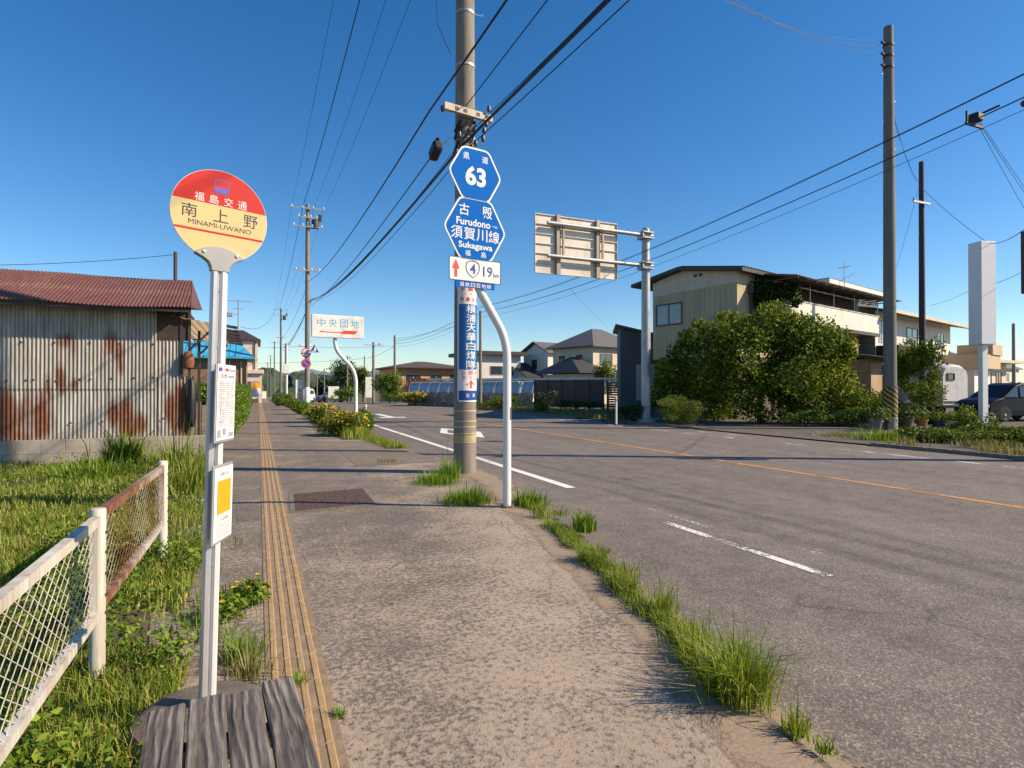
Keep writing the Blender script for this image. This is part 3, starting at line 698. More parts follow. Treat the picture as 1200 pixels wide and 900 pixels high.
# ================================================================== MESH FENCE
FX, FB, FT = -.755, .33, .845
fe = thing('mesh_fence', 'low white chain fence with one rusted panel beside the grass', 'fence', (FX, 3.62, 0), R(0))
def panel(y0, y1, rusty, dz0=0., dz1=0.):
    L = y1 - y0; rf = (lambda x, y, z: .52 + .18 * math.sin(y * 2.1 + 1)) if rusty else (lambda x, y, z: -.12 + .32 * max(0, 1 - abs(y - y1 + .45) / .25) - .1)
    fm = M_rustpaint
    def Z(y, z): return z + dz0 + (dz1 - dz0) * (y - y0) / L
    b = MB()
    for z, h in ((FT - .04, .045), (FB, .04)):
        n = 24
        for j in range(n):
            a_, c_ = y0 + L * j / n, y0 + L * (j + 1) / n
            b.add([(-.02, a_, Z(a_, z)), (.02, a_, Z(a_, z)), (.02, c_, Z(c_, z)), (-.02, c_, Z(c_, z)), (-.02, a_, Z(a_, z + h)), (.02, a_, Z(a_, z + h)), (.02, c_, Z(c_, z + h)), (-.02, c_, Z(c_, z + h))], [(3, 2, 1, 0), (4, 5, 6, 7), (1, 2, 6, 5), (3, 0, 4, 7)])
    for y in (y0, y1 - .035): b.box((-.018, y, Z(y, FB + .04)), (.018, y + .035, Z(y, FT - .04)))
    p = b.build('rusty_panel' if rusty else 'panel', fm, fe, rust=(lambda x, y, z: rf(x, y, z) + (.15 if rusty and z > FT - .06 else 0)))
    # expanded-metal diamonds
    b = MB(); cell, hh = .105, .034; zb, zt = FB + .03, FT - .03; nz = int((zt - zb) / hh)
    ny = int((L - .03) / (cell / 2))
    for j in range(nz):
        for i in range(ny):
            if (i + j) % 2: ya, yb = y0 + .017 + i * cell / 2, y0 + .017 + (i + 1) * cell / 2; za, zb_ = zb + j * hh, zb + (j + 1) * hh
            else: ya, yb = y0 + .017 + i * cell / 2, y0 + .017 + (i + 1) * cell / 2; za, zb_ = zb + (j + 1) * hh, zb + j * hh
            t = .0018
            b.add([(-.0014, ya, Z(ya, za) - t), (.0014, ya, Z(ya, za) - t), (.0014, yb, Z(yb, zb_) - t), (-.0014, yb, Z(yb, zb_) - t), (-.0014, ya, Z(ya, za) + t), (.0014, ya, Z(ya, za) + t), (.0014, yb, Z(yb, zb_) + t), (-.0014, yb, Z(yb, zb_) + t)], [(0, 1, 5, 4)[::-1], (1, 2, 6, 5), (4, 5, 6, 7), (3, 0, 4, 7), (0, 3, 2, 1)])
    b.build('mesh', fm, p, rust=(lambda x, y, z: .60 + .25 * math.exp(-((y - y0 - L * .30) / .28) ** 2) + .30 * math.exp(-((y - y0 - L * .75) / .18) ** 2) - .1 + .4 * max(0, (FB + .12 - z) / .12)) if rusty else (lambda x, y, z: -.2))
    return p
panel(-2.95, -.045, False, -.02, 0.); panel(.045, 2.20, True, .02, -.01)
if True:
    rp = [c for c in fe.children if c.name.startswith('rusty')][0]; rp['label'] = 'rusted brown mesh panel with peeling white paint'
for y, h in ((0, .885), (2.25, .875), (-3.0, .87)):
    b = MB(); b.lathe([(.037, -.1), (.037, h - .012), (.033, h - .002), (.015, h)], 14, c=(0, y, 0))
    p = b.build('post', M_rustpaint, fe, smooth=True, rust=lambda x, y, z: -.05 + (.22 if x > 0 and .3 < z < .75 and math.sin(z * 38) > .55 else 0))
    b = MB()
    for z in (.76, .66, .55, .44, .35): b.box((.03, y - .012, z - .006), (.043, y + .012, z + .006))
    b.build('bolt', M_dsteel, p)

# ================================================================== RUSTY SHED
SY, SXR, SXL, SZ0, SZ1 = 14.6, -1.38, -9.0, .47, 3.28
sh = thing('shed', 'corrugated iron shed with rust patches and red roof behind the grass', 'shed', (SXR, SY, 0))
def z6(x, y):      # a point of the wall in shed coordinates from a place on the photograph's enlarged crop
    px, py = x / 3.6, 290 + y / 3.6
    k = (px - CX) / F; X = SY * (ST + k * CT) / (CT - k * ST); z = X * ST + SY * CT
    return X - SXR, EYE - (py - HY) / F * z
def corr(b, x0, x1, z0, z1, y, amp=.012, pitch=.068, nz=14, M=None, mi=0):
    nx = max(2, int((x1 - x0) / pitch * 6)); vs = []
    for j in range(nz + 1):
        for i in range(nx + 1):
            x = x0 + (x1 - x0) * i / nx; p = Vector((x, y + amp * math.cos(2 * math.pi * x / pitch), z0 + (z1 - z0) * j / nz)); vs.append(M @ p if M else p)
    b.add(vs, [(j * (nx + 1) + i, j * (nx + 1) + i + 1, (j + 1) * (nx + 1) + i + 1, (j + 1) * (nx + 1) + i) for j in range(nz) for i in range(nx)], mi)
blobs = []
for x, y, sx_, sy_, s in [(275, 395, 40, 28, .55), (310, 420, 14, 50, .4), (465, 410, 22, 50, .6), (505, 440, 22, 60, .55), (515, 500, 10, 40, .5), (258, 560, 14, 55, .7), (315, 582, 12, 22, .6), (285, 580, 20, 20, .4),
                          (20, 720, 60, 110, .75), (100, 720, 60, 95, .55), (175, 720, 34, 110, .7), (60, 800, 120, 40, .55), (480, 705, 26, 45, .7), (530, 725, 24, 80, .85), (545, 770, 30, 40, .7), (590, 745, 22, 38, .75), (615, 740, 10, 30, .5), (695, 590, 12, 30, .35),
                          (725, 680, 22, 55, .8), (765, 640, 20, 60, .85), (775, 720, 20, 90, .9), (735, 740, 20, 40, .6), (775, 580, 16, 40, .5), (700, 440, 40, 20, .3), (205, 600, 10, 60, .5)]:
    p = z6(x, y); q = z6(x + sx_, y + sy_); blobs.append((p[0], p[1], abs(q[0] - p[0]) * 1.15 + .04, abs(q[1] - p[1]) * 1.2 + .05, s + .13))
def wrust(x, y, z):
    v = .34 * max(0, 1 - (z - SZ0) / .75) + .14 * max(0, 1 - abs(z - seam) / .12) + .10 * max(0, math.sin(x * 1.7 + 1))
    for bx_, bz, sx_, sz, s in blobs: v = max(v, s * math.exp(-((x - bx_) / sx_) ** 2 * .8 - ((z - bz) / sz) ** 2 * .8))
    return v
seam = z6(400, 597)[1]; xv = z6(660, 500)[0]
b = MB(); corr(b, SXL - SXR, xv, seam, SZ1 + .1, -.012, nz=26); b.build('upper_sheet_wall', M_zinc, sh, smooth=True, rust=wrust)
b = MB(); corr(b, SXL - SXR, xv, SZ0, seam + .06, .006, nz=22); b.build('lower_sheet_wall', M_zinc, sh, smooth=True, rust=wrust)
ze = z6(720, 392)[1]; zs2 = z6(720, 550)[1]
b = MB(); corr(b, xv - .02, z6(760, 500)[0], zs2, ze, .03, nz=14); b.build('side_sheet', M_zinc, sh, smooth=True, rust=wrust)
b = MB(); corr(b, xv + .01, 0.0, SZ0, zs2 + .03, .012, nz=18); b.build('side_sheet', M_zinc, sh, smooth=True, rust=wrust)
b = MB(); b.box((xv, .02, ze), (-.02, .045, SZ1)); b.build('dark_board', mat('dark_brown_board', (.055, .035, .027), .8, .3, 5), sh)
b = MB()
b.box((z6(758, 0)[0], .0, zs2 - .02), (z6(772, 0)[0], .05, SZ1 - .02)); b.box((-.035, -.01, SZ0), (.02, .045, SZ1 + .05)); b.build('post', M_dsteel, sh)
b = MB(); b.box((SXL - SXR, .25, 0), (-.25, 1.1, SZ1)); b.box((SXL - SXR, .06, SZ1 - .1), (-.1, 2.2, SZ1 - .02)); b.build('frame', M_dsteel, sh)
b = MB()      # nail heads
for x, y in [(90, 400), (230, 402), (380, 402), (508, 404), (646, 408), (30, 562), (112, 560), (143, 558), (208, 558), (240, 562), (340, 556), (383, 556), (473, 553), (566, 551), (646, 549), (300, 740), (433, 735), (690, 722), (650, 775)]:
    p = z6(x, y); b.lathe([(.022, 0), (.016, .012), (.004, .016)], 8)
    for i in range(24): v = b.v[-24 + i]; b.v[-24 + i] = (p[0] + v[0], -.026 - v[2], p[1] + v[1])
b.build('nail', M_dsteel, sh)['kind'] = 'stuff'
# roof: eave over the wall, ridge behind, hipped corner at the right
EY, EZ, RY, RZ = -.50, 3.20, 1.35, 4.05
def roofpt(u, v, x):  return None
b = MB(); pitch = .068; x0r, x1r = SXL - SXR - .1, .06; nx = int((x1r - x0r) / pitch * 6); nv = 8; vs = []
for j in range(nv + 1):
    t = j / nv
    for i in range(nx + 1):
        x = x0r + (x1r - x0r) * i / nx; xe = min(x, x1r - .14 * t)
        sag = .02 * math.sin(x * 1.1) + .012 * math.sin(x * 2.7 + 2)
        vs.append((xe, EY + (RY - EY) * t, EZ + (RZ - EZ) * t + .011 * math.cos(2 * math.pi * x / pitch) + sag + (.018 if t > .5 else 0)))
b.add(vs, [(j * (nx + 1) + i, j * (nx + 1) + i + 1, (j + 1) * (nx + 1) + i + 1, (j + 1) * (nx + 1) + i) for j in range(nv) for i in range(nx)])
e = x1r; r_ = x1r - .14
b.add([(e, EY, EZ), (e, 2.4, EZ + .3), (r_, RY, RZ)], [(0, 1, 2)])
b.add([(x0r, RY, RZ), (r_, RY, RZ), (e, 2.4, EZ + .3), (x0r, 2.4, EZ + .3)], [(3, 2, 1, 0)])
rf = b.build('roof', M_redroof, sh, smooth=True, rust=lambda x, y, z: .24 + (.38 if abs(y - .42) < .12 else 0) + .2 * math.sin(x * 1.7) ** 8)
b = MB(); b.box((x0r, EY + .05, EZ - .09), (e - .05, EY + .09, EZ - .03)); b.build('eave_board', M_dsteel, sh)
# lean-to awning at the right corner
aw = MB(); M = Matrix.Translation((-.80, -.12, 0)); nx = 42; vs = []
for j in range(9):
    for i in range(nx + 1):
        x = 1.25 * i / nx; t = j / 8
        vs.append((-.72 + x, -.10 + 6.0 * t, 3.12 - .20 * x / 1.25 - .05 * t + .010 * math.cos(2 * math.pi * i / 6)))
aw.add(vs, [(j * (nx + 1) + i, j * (nx + 1) + i + 1, (j + 1) * (nx + 1) + i + 1, (j + 1) * (nx + 1) + i) for j in range(8) for i in range(nx)])
m_, nt_, b_ = newmat('tan_translucent_sheet')
c_ = ramp(nt_, noise(nt_, 2, 6), [(.3, (.42, .32, .20)), (.7, (.60, .47, .31))]); nt_.links.new(c_, b_.inputs['Base Color'])
tr = N(nt_, 'ShaderNodeBsdfTranslucent'); nt_.links.new(c_, tr.inputs[0]); mx = N(nt_, 'ShaderNodeMixShader'); mx.inputs[0].default_value = .65
nt_.links.new(b_.outputs[0], mx.inputs[1]); nt_.links.new(tr.outputs[0], mx.inputs[2]); nt_.links.new(mx.outputs[0], nt_.nodes['Material Output'].inputs['Surface'])
a_ = aw.build('awning', m_, sh)
b = MB()
for y in (0.0, 1.1, 2.2, 3.3, 4.5, 5.6): b.box((-.05, y - .03, 2.90 - .06), (.5, y + .03, 2.96 - .06), M=Matrix.Translation((0, 0, .10)) @ Matrix.Rotation(R(9), 4, 'Y'))
b.box((.44, -.1, 2.80), (.49, 5.9, 2.85)); b.tube([(0, -.0, 2.35), (.46, -.0, 2.83)], .025, 6); b.tube([(0, 2.2, 2.35), (.46, 2.2, 2.83)], .025, 6)
for y in (2.2, 5.6): b.box((-.03, y - .03, 0), (.03, y + .03, 2.95))
b.build('awning_brace', M_dsteel, a_)
b = MB(); pts = [(.04, -.03, 1.72), (.055, -.05, 1.6), (.05, -.05, 1.2), (.045, -.05, .85), (.07, -.04, .66)]
b.tube(pts, [.02, .075, .085, .09, .05], 8); b.build('hanging_cloth', M_black, sh, smooth=True)
b = MB(); b.lathe([(.02, .0), (.10, .02), (.12, .16), (.08, .34), (.03, .38)], 10, c=(-.02, -.05, 1.93)); b.build('rusty_bucket', mat('rust_brown', (.20, .075, .03), .8, .3, 8), sh, smooth=True)
# block wall under it
b = MB()
for row in range(2):
    x = SXL - SXR
    while x < .38:
        xe = min(x + .395 if not (row and x == SXL - SXR) else x + .2, .40)
        b.box((x, -.09, -.12 + row * .285), (xe, .06, -.12 + row * .285 + .281), cut=.005); x = xe + .006
b.box((SXL - SXR, -.075, -.12), (.395, .045, .445), mi=0)
bw = b.build('block_wall', M_block); bw.location = (SXR, SY, .02); tag(bw, 'low grey concrete block wall under the corrugated shed', 'wall')
# pole behind the roof
p = cw(205, 300, 17.0)
b = MB(); b.tube([(p.x, p.y, 0), (p.x, p.y, EYE + 160 / 690 * 17)], [.055, .05], 8); tag(b.build('service_pole', mat('dark_wood', (.09, .06, .05), .8, .3, 6)), 'short dark wooden pole rising behind the red shed roof', 'pole')
PSHED = Vector((p.x, p.y, EYE + 157 / 690 * 17))

# ================================================================== generic building pieces
def face_M(side, lx, ly):
    "matrix of a facade: local x along the wall, -y outwards"
    return {'front': Matrix.Identity(4), 'left': Matrix.Translation((0, ly, 0)) @ Matrix.Rotation(R(-90), 4, 'Z'), 'right': Matrix.Translation((lx, 0, 0)) @ Matrix.Rotation(R(90), 4, 'Z')}[side]
def window(parent, M, x, z, w_, h, fr=None, gl=None, mull=1, name='window', t=.05):
    fr = fr or M_silver; gl = gl or M_glass
    b = MB(); d = -.045
    for a_, c_ in (((x, d, z), (x + w_, .02, z + t)), ((x, d, z + h - t), (x + w_, .02, z + h)), ((x, d, z + t), (x + t, .02, z + h - t)), ((x + w_ - t, d, z + t), (x + w_, .02, z + h - t))): b.box(a_, c_, 0, M)
    for k in range(mull): xm = x + w_ * (k + 1) / (mull + 1); b.box((xm - t * .4, d + .01, z + t), (xm + t * .4, .02, z + h - t), 0, M)
    wd = b.build(name, fr, parent)
    b = MB(); b.box((x + t, -.012, z + t), (x + w_ - t, .01, z + h - t), 0, M); b.build('pane', gl, wd)
    return wd
def hip_roof(b, x0, x1, y0, y1, ze, zr, ov, inset, mi=0, th=.12, edge=None):
    x0 -= ov; x1 += ov; y0 -= ov; y1 += ov; ym = (y0 + y1) / 2
    b.add([(x0, y0, ze), (x1, y0, ze), (x1, y1, ze), (x0, y1, ze), (x0 + inset, ym, zr), (x1 - inset, ym, zr)], [(0, 1, 5, 4), (1, 2, 5), (2, 3, 4, 5), (3, 0, 4)], mi)
    b.box((x0 + .01, y0 + .01, ze - th), (x1 - .01, y1 - .01, ze - .004), mi if edge is None else edge)
def gable_roof(b, x0, x1, y0, y1, ze, zr, ov, th=.14, mi=0, yr=None, ze2=None):
    ym = (y0 + y1) / 2 if yr is None else yr; e0, e1 = y0 - ov, y1 + ov; ze2 = ze if ze2 is None else ze2
    poly = [(e0, ze), (ym, zr), (e1, ze2), (e1, ze2 - th), (ym, zr - th), (e0, ze - th)]
    n = 6; vs = [(x0 - ov, y, z) for y, z in poly] + [(x1 + ov, y, z) for y, z in poly]
    b.add(vs, [(0, 5, 4, 1), (1, 4, 3, 2), (6, 7, 10, 11), (7, 8, 9, 10), (0, 1, 7, 6), (1, 2, 8, 7), (2, 3, 9, 8), (3, 4, 10, 9), (4, 5, 11, 10), (5, 0, 6, 11)], mi)
def house(name, label, cat, P0, azd, lx, ly, he, hr, wm, rm, roof='hip', ov=.5, front=(), left=(), fr=None, gl=None, z0=-1.0, inset=None):
    t = thing(name, label, cat, (P0.x, P0.y, 0), az(azd))
    b = MB()
    if roof == 'gable_x':        # gable seen on the left wall
        b.prism([(0, z0), (ly, z0), (ly, he), (ly / 2, hr - .15), (0, he)], 0, lx, 0, M=Matrix(((0, 1, 0, 0), (1, 0, 0, 0), (0, 0, 1, 0), (0, 0, 0, 1))))
    else: b.box((0, 0, z0), (lx, ly, he))
    b.build('wall', wm, t)
    b = MB()
    if roof == 'hip': hip_roof(b, 0, lx, 0, ly, he + .12, hr, ov, inset or (ly / 2 + ov))
    elif roof == 'gable_x': gable_roof(b, 0, lx, 0, ly, he + .05, hr + .05, ov)
    else: b.box((-ov, -ov, he), (lx + ov, ly + ov, hr))
    b.build('roof', rm, t)
    for x, z, w_, h in front: window(t, face_M('front', lx, ly), x, z, w_, h, fr, gl)
    for x, z, w_, h in left: window(t, face_M('left', lx, ly), x, z, w_, h, fr, gl)
    return t
def siding(name, c, pitch=.35, rough=.6, dark=.72, axis=0):
    "boards or ribs with a fine joint every pitch metres (painted joint lines on real siding)"
    m, nt, b = newmat(name)
    tc = N(nt, 'ShaderNodeTexCoord'); sp = N(nt, 'ShaderNodeSeparateXYZ'); nt.links.new(tc.outputs['Object'], sp.inputs[0])
    if axis == 2: src = sp.outputs[2]
    else:
        ad = N(nt, 'ShaderNodeMath', operation='ADD'); nt.links.new(sp.outputs[0], ad.inputs[0]); nt.links.new(sp.outputs[1], ad.inputs[1]); src = ad.outputs[0]
    dv = N(nt, 'ShaderNodeMath', operation='DIVIDE'); nt.links.new(src, dv.inputs[0]); dv.inputs[1].default_value = pitch
    fr = N(nt, 'ShaderNodeMath', operation='FRACT'); nt.links.new(dv.outputs[0], fr.inputs[0])
    ln = ramp(nt, fr.outputs[0], [(0, (dark,) * 3), (.05, (dark,) * 3), (.10, (1, 1, 1)), (.92, (1, 1, 1)), (1, (dark,) * 3)])
    c = np.array(c); col = ramp(nt, noise(nt, 1.2, 7, .65, stretch=(1, 1, .4)), [(.3, tuple(c * .82)), (.7, tuple(c * 1.1))])
    nt.links.new(mixc(nt, 1., col, ln, 'MULTIPLY'), b.inputs['Base Color']); b.inputs['Roughness'].default_value = rough
    bump(nt, b, ln, .5, .02)
    return m
def tiles(name, c, pitch=.3, rough=.6):
    m, nt, b = newmat(name)
    tc = N(nt, 'ShaderNodeTexCoord'); br = N(nt, 'ShaderNodeTexBrick'); br.inputs['Scale'].default_value = 1 / pitch
    br.inputs['Mortar Size'].default_value = .04; br.inputs['Color1'].default_value = (*(np.array(c) * .8), 1); br.inputs['Color2'].default_value = (*(np.array(c) * 1.2), 1); br.inputs['Mortar'].default_value = (*(np.array(c) * .45), 1)
    nt.links.new(tc.outputs['Object'], br.inputs['Vector']); nt.links.new(br.outputs[0], b.inputs['Base Color']); b.inputs['Roughness'].default_value = rough
    bump(nt, b, br.outputs['Fac'], -.4, .03); return m
M_beige = siding('beige_siding', (.44, .35, .20), .30); M_stucco = mat('cream_stucco', (.58, .50, .38), .85, .1, 2, bmp=.2, grime=(.46, .39, .29))
M_whitew2 = siding('white_balcony_panel', (.72, .66, .58), .28, dark=.86); M_broof = mat('dark_brown_roof', (.055, .042, .034), .55, .25, 3)
M_greyw = siding('grey_siding', (.17, .18, .20), .4, axis=2); M_whous = mat('white_render', (.70, .66, .59), .85, .08, 1.5, grime=(.60, .55, .48))
M_pink = mat('pale_pink_render', (.66, .54, .45), .85, .08, 1.5, grime=(.55, .45, .36)); M_tile = tiles('grey_roof_tiles', (.15, .14, .135)); M_tiled = tiles('dark_roof_tiles', (.055, .052, .055)); M_btile = tiles('brown_roof_tiles', (.13, .085, .065))
M_orw = mat('orange_brown_render', (.62, .34, .17), .85, .15, 1.5); M_lower = mat('shade_and_door_brown', (.10, .08, .06), .85, .3, 2)  # last brown has shade put into the colour for recessed walls; a door shares it

# ================================================================== BEIGE HOUSE
P0 = cw(864, 455, 29); P0.z = 0
h1 = thing('beige_house', 'two storey beige sided house behind the big bush', 'house', P0, az(74.5))
swap = Matrix(((0, 1, 0, 0), (1, 0, 0, 0), (0, 0, 1, 0), (0, 0, 0, 1)))      # outline in (y,z) extruded along x
HL = 14.6
def yz(b, poly, x0, x1, mi=0): b.prism(poly, x0, x1, mi, M=swap)
b = MB(); yz(b, [(0, 3.1), (5.1, 3.1), (5.1, 6.60), (0, 6.75)], 0, HL); b.build('wall', M_beige, h1)
b = MB(); yz(b, [(.0, 6.752), (5.1, 6.602), (5.1, 7.35), (3.1, 7.85), (.0, 7.38)], -.004, HL); b.build('gable_band', M_stucco, h1)
b = MB(); b.box((.05, .05, -.5), (HL, 5.0, 3.1)); b.build('ground_floor_wall', M_lower, h1)  # shadow over the ground floor is put into this wall's colour
b = MB(); poly = [(-.55, 7.36), (3.1, 7.95), (6.3, 7.42), (6.3, 7.24), (3.1, 7.77), (-.55, 7.18)]; yz(b, poly, -.45, HL + .3)
rf = b.build('roof', M_broof, h1)
b = MB()
for k in range(46): x = -.3 + k * .32; b.add([(x, -.58, 7.372), (x + .16, -.58, 7.372), (x + .16, 3.05, 7.958), (x, 3.05, 7.958), (x + .03, -.58, 7.42), (x + .13, -.58, 7.42), (x + .13, 3.05, 8.0), (x + .03, 3.05, 8.0)], [(4, 5, 6, 7), (0, 1, 5, 4), (1, 2, 6, 5), (3, 0, 4, 7)])
b.build('roof_rib', M_broof, rf)['kind'] = 'stuff'
Ml = face_M('left', HL, 5.1)
window(h1, Ml, .22, 4.93, 1.72, 1.2, M_bronze, M_curtain, t=.07)
b = MB()
for x in (1.72, 2.02): b.lathe([(.09, 0), (.09, .05), (.05, .06)], 10); 
b = MB()
for y in (2.05, 2.35): b.box((-.06, y - .09, 7.33), (0, y + .09, 7.47), cut=.02)
b.build('vent', M_bronze, h1)
b = MB(); b.tube([(1.15, -.12, 6.9), (1.15, -.12, 6.5), (1.15, -.12, 3.2)], .05, 8); b.box((.98, -.26, 6.25), (1.2, -.02, 6.75), cut=.03); b.build('downpipe', M_bronze, h1, smooth=True)
# balcony
b = MB(); b.box((2.4, -1.2, 4.95), (HL - .1, -1.14, 6.0)); b.box((HL - .1, -1.2, 4.95), (HL - .04, 0, 6.0)); b.box((2.4, -1.2, 4.95), (2.46, 0, 6.0)); b.box((2.36, -1.24, 6.0), (HL, -1.10, 6.06))
bl = b.build('balcony', M_whitew2, h1)
b = MB(); b.box((2.3, -1.25, 4.75), (HL, 0, 4.945)); b.build('slab', M_bronze, bl)
for x in (5.2, 8.1, 10.9, 14.4):
    b = MB(); b.tube([(x, -1.17, 6.06), (x, -1.17, 7.05)], .035, 8); b.build('awning_post', M_silver, bl)
b = MB(); b.tube([(2.4, -1.17, 6.75), (HL, -1.17, 6.75)], .03, 6); b.tube([(HL - .2, -1.17, 7.0), (HL + .6, -1.9, 7.25)], .03, 6); b.build('rail', M_silver, bl)
b = MB(); nx = 120; vs = []
for j, (y, z) in enumerate(((-.45, 7.26), (-1.3, 7.12), (-2.2, 6.96))):
    for i in range(nx + 1): x = 1.6 + (HL + .9 - 1.6) * i / nx; vs.append((x, y, z + .03 * math.cos(i * math.pi)))
b.add(vs, [(j * (nx + 1) + i, (j + 1) * (nx + 1) + i, (j + 1) * (nx + 1) + i + 1, j * (nx + 1) + i + 1) for j in range(2) for i in range(nx)])
b.build('awning_roof', mat('weathered_awning', (.30, .26, .21), .5, .2, 3, grime=(.16, .13, .10)), h1)
b = MB()
for k in range(14): b.box((1.8 + k, -2.15, 6.86), (1.86 + k, -.4, 6.92), 0, Matrix.Identity(4))
b.build('rafter', M_bronze, h1)['kind'] = 'stuff'
Mf = face_M('front', HL, 5.1)
for x, w_ in ((4.2, 2.4), (7.4, 2.4), (10.6, 1.8)): window(h1, Mf, x, 5.15, w_, 1.75, M_bronze, M_glass)
b = MB(); b.box((2.5, -.03, 5.0), (HL - .5, -.006, 7.1)); b.build('recess_shade_sheet', M_lower, h1)  # thin dark sheet; shade behind the balcony painted as its colour
# ground floor annex to the right
b = MB(); b.box((10.5, -2.2, -.4), (19, .0, 3.2)); an = b.build('annex', mat('annex_wall', (.36, .26, .165), .85, .2, 2), h1)
b = MB(); b.add([(10, -3.0, 3.25), (19.5, -3.0, 3.25), (19.5, 0, 3.75), (10, 0, 3.75), (10, -3.0, 3.05), (19.5, -3.0, 3.05), (19.5, 0, 3.55), (10, 0, 3.55)], [(0, 1, 2, 3), (7, 6, 5, 4), (0, 4, 5, 1), (1, 5, 6, 2), (3, 2, 6, 7), (0, 3, 7, 4)]); b.build('annex_roof', M_broof, an)
Ma = Matrix.Translation((0, -2.2, 0))
window(an, Ma, 12.2, .25, 1.8, 2.0, M_bronze, M_curtain, name='sliding_door'); window(an, Ma, 14.6, .25, 1.8, 2.0, M_bronze, M_curtain, name='sliding_door'); window(an, Ma, 12.2, 2.35, 4.2, .5, M_bronze, M_glass, 3)

# ================================================================== RIGHT NEIGHBOUR
P0 = cw(1026, 455, 38); P0.z = 0
h2 = thing('white_house', 'white two storey house with long eaves and a raised clerestory right of the beige house', 'house', P0, az(74.5))
b = MB(); yz(b, [(0, -1), (6.2, -1), (6.2, 8.0), (0, 6.6)], 0, 15.5); b.box((-.012, .0, -.9), (0, 6.2, 6.6), 0); b.build('wall', M_whous, h2)
b = MB(); yz(b, [(-.002, -1), (6.21, -1), (6.21, 7.95), (-.002, 6.55)], -.03, -.001); b.build('gable_wall', M_greyw, h2)
b = MB(); yz(b, [(-1.2, 6.42), (6.3, 8.12), (6.3, 7.98), (-1.2, 6.26)], -.25, 17.2); b.build('roof', M_tile, h2)
b = MB(); yz(b, [(-1.24, 6.26), (-1.24, 6.46), (-1.19, 6.46), (-1.19, 6.26)], -.25, 17.2); b.build('fascia', M_stucco, h2)
b = MB(); b.box((-.6, 3.2, 7.4), (9.3, 7, 8.45)); cl = b.build('clerestory', M_whous, h2)
b = MB(); b.box((-1.2, 2.3, 8.45), (10.2, 7.6, 8.80)); b.build('roof', M_whous, cl); 
b = MB(); b.box((-1.2, 2.3, 8.804), (10.2, 7.6, 8.86)); b.build('roof_edge', M_tile, cl)
Mf = Matrix.Identity(4)
for x, z, w_, hh in ((.55, 4.5, .9, 1.5), (1.9, 4.5, .7, 1.4), (5.6, 4.4, 2.2, 1.4), (12.2, 4.6, 1.6, 1.2)): window(h2, Mf, x, z, w_, hh, M_bronze if z < 4.5 else M_silver, M_curtain if x < 2 else M_glass)
b = MB(); b.box((.1, -1.3, 3.1), (5.8, -1.22, 4.25)); b.box((.1, -1.22, 3.1), (.18, 0, 4.25)); b.box((.1, -1.22, 2.95), (5.8, 0, 3.09)); b.build('balcony', mat('dark_slatted_panel', (.03, .025, .03), .6, .2), h2)
b = MB(); b.box((5.9, -.5, -.5), (11.5, -.02, 3.7)); b.build('lower_block', mat('grey_brown_render', (.36, .32, .27), .85, .1, 1.5), h2)
b = MB(); b.box((13.2, -2.6, 3.0), (18.4, .2, 4.1), cut=.02); b.box((15.6, -2.7, 4.1), (18.6, -.4, 4.95), cut=.02); b.build('terrace', mat('tan_render', (.50, .38, .25), .85, .1, 1.5), h2)
b = MB(); b.box((13.6, -2.0, -.6), (18, .0, 3.0)); b.build('lower_block', M_whous, h2)
for x, lab, P in ((0, 'thin television antenna on the roof of the white clerestory house', cw(990, 332, 40)), ):
    b = MB(); b.tube([(0, 0, -1.5), (0, 0, 1.55)], .03, 6)
    for k in range(5): b.tube([(-.15 - .02 * k, -.4 + .2 * k, 1.1 - .0 * k), (.15 + .02 * k, -.4 + .2 * k, 1.1)], .012, 5)
    b.tube([(0, -.5, 1.1), (0, .5, 1.1)], .015, 5); b.tube([(-.9, 0, .25), (.9, .1, .5)], .012, 5); b.tube([(-.5, .3, 0), (.6, -.3, .7)], .012, 5)
    o = b.build('antenna', M_galv); o.location = P; tag(o, lab, 'antenna')
# dark grey building left of the beige house
P0 = cw(727, 455, 36); P0.z = 0
h3 = thing('dark_grey_house', 'dark grey house wall with sloping roof beside the overhead sign post', 'house', P0, az(121))
b = MB(); b.prism([(0, -.5), (3.0, -.5), (3.0, 4.45), (0, 5.2)], 0, 4.5, 0); b.build('wall', mat('charcoal_siding', (.095, .095, .105), .7, .15, 1), h3)
b = MB(); b.prism([(-.3, 5.28), (3.2, 4.40), (3.2, 4.53), (-.3, 5.42)], -.3, 4.7, 0); b.build('roof', M_tile, h3)
b = MB(); b.box((.95, -.06, .75), (2.6, -.005, 2.95), cut=.02)
for k in range(12): b.box((1.0, -.075, .8 + k * .175), (2.55, -.062, .93 + k * .175))
b.build('shutter', mat('pale_grey_shutter', (.36, .36, .38), .5, .08, 3), h3)
# far right houses
def wh(px, py, z): p = cw(px, py, z); p.z = 0; return p
hA = house('dark_roof_house', 'far house with a dark hipped roof above the white van', 'house', wh(1116, 455, 62), 78, 7.5, 6, 4.6, 6.0, M_whous, M_tiled, front=[(.8, 2.5, 4.2, 1.3)], fr=M_bronze)
hB = house('low_house', 'low cream house with flat canopy behind the white sign pillar', 'house', wh(1147, 455, 48), 80, 6, 6, 3.6, 3.85, M_pink, M_stucco, 'flat', 1.0, front=[(1.0, 1.2, 1.6, 1.7), (3.6, 1.2, 1.2, 1.7)], fr=M_bronze)
hC = house('grey_roof_house', 'distant long grey roofed house at the right edge beyond the dark minivan', 'house', wh(1160, 455, 90), 78, 14, 8, 4.6, 7.2, M_whous, M_tile, front=[(3, 2.6, 2.0, 1.4), (7, 2.6, 2.0, 1.4)])
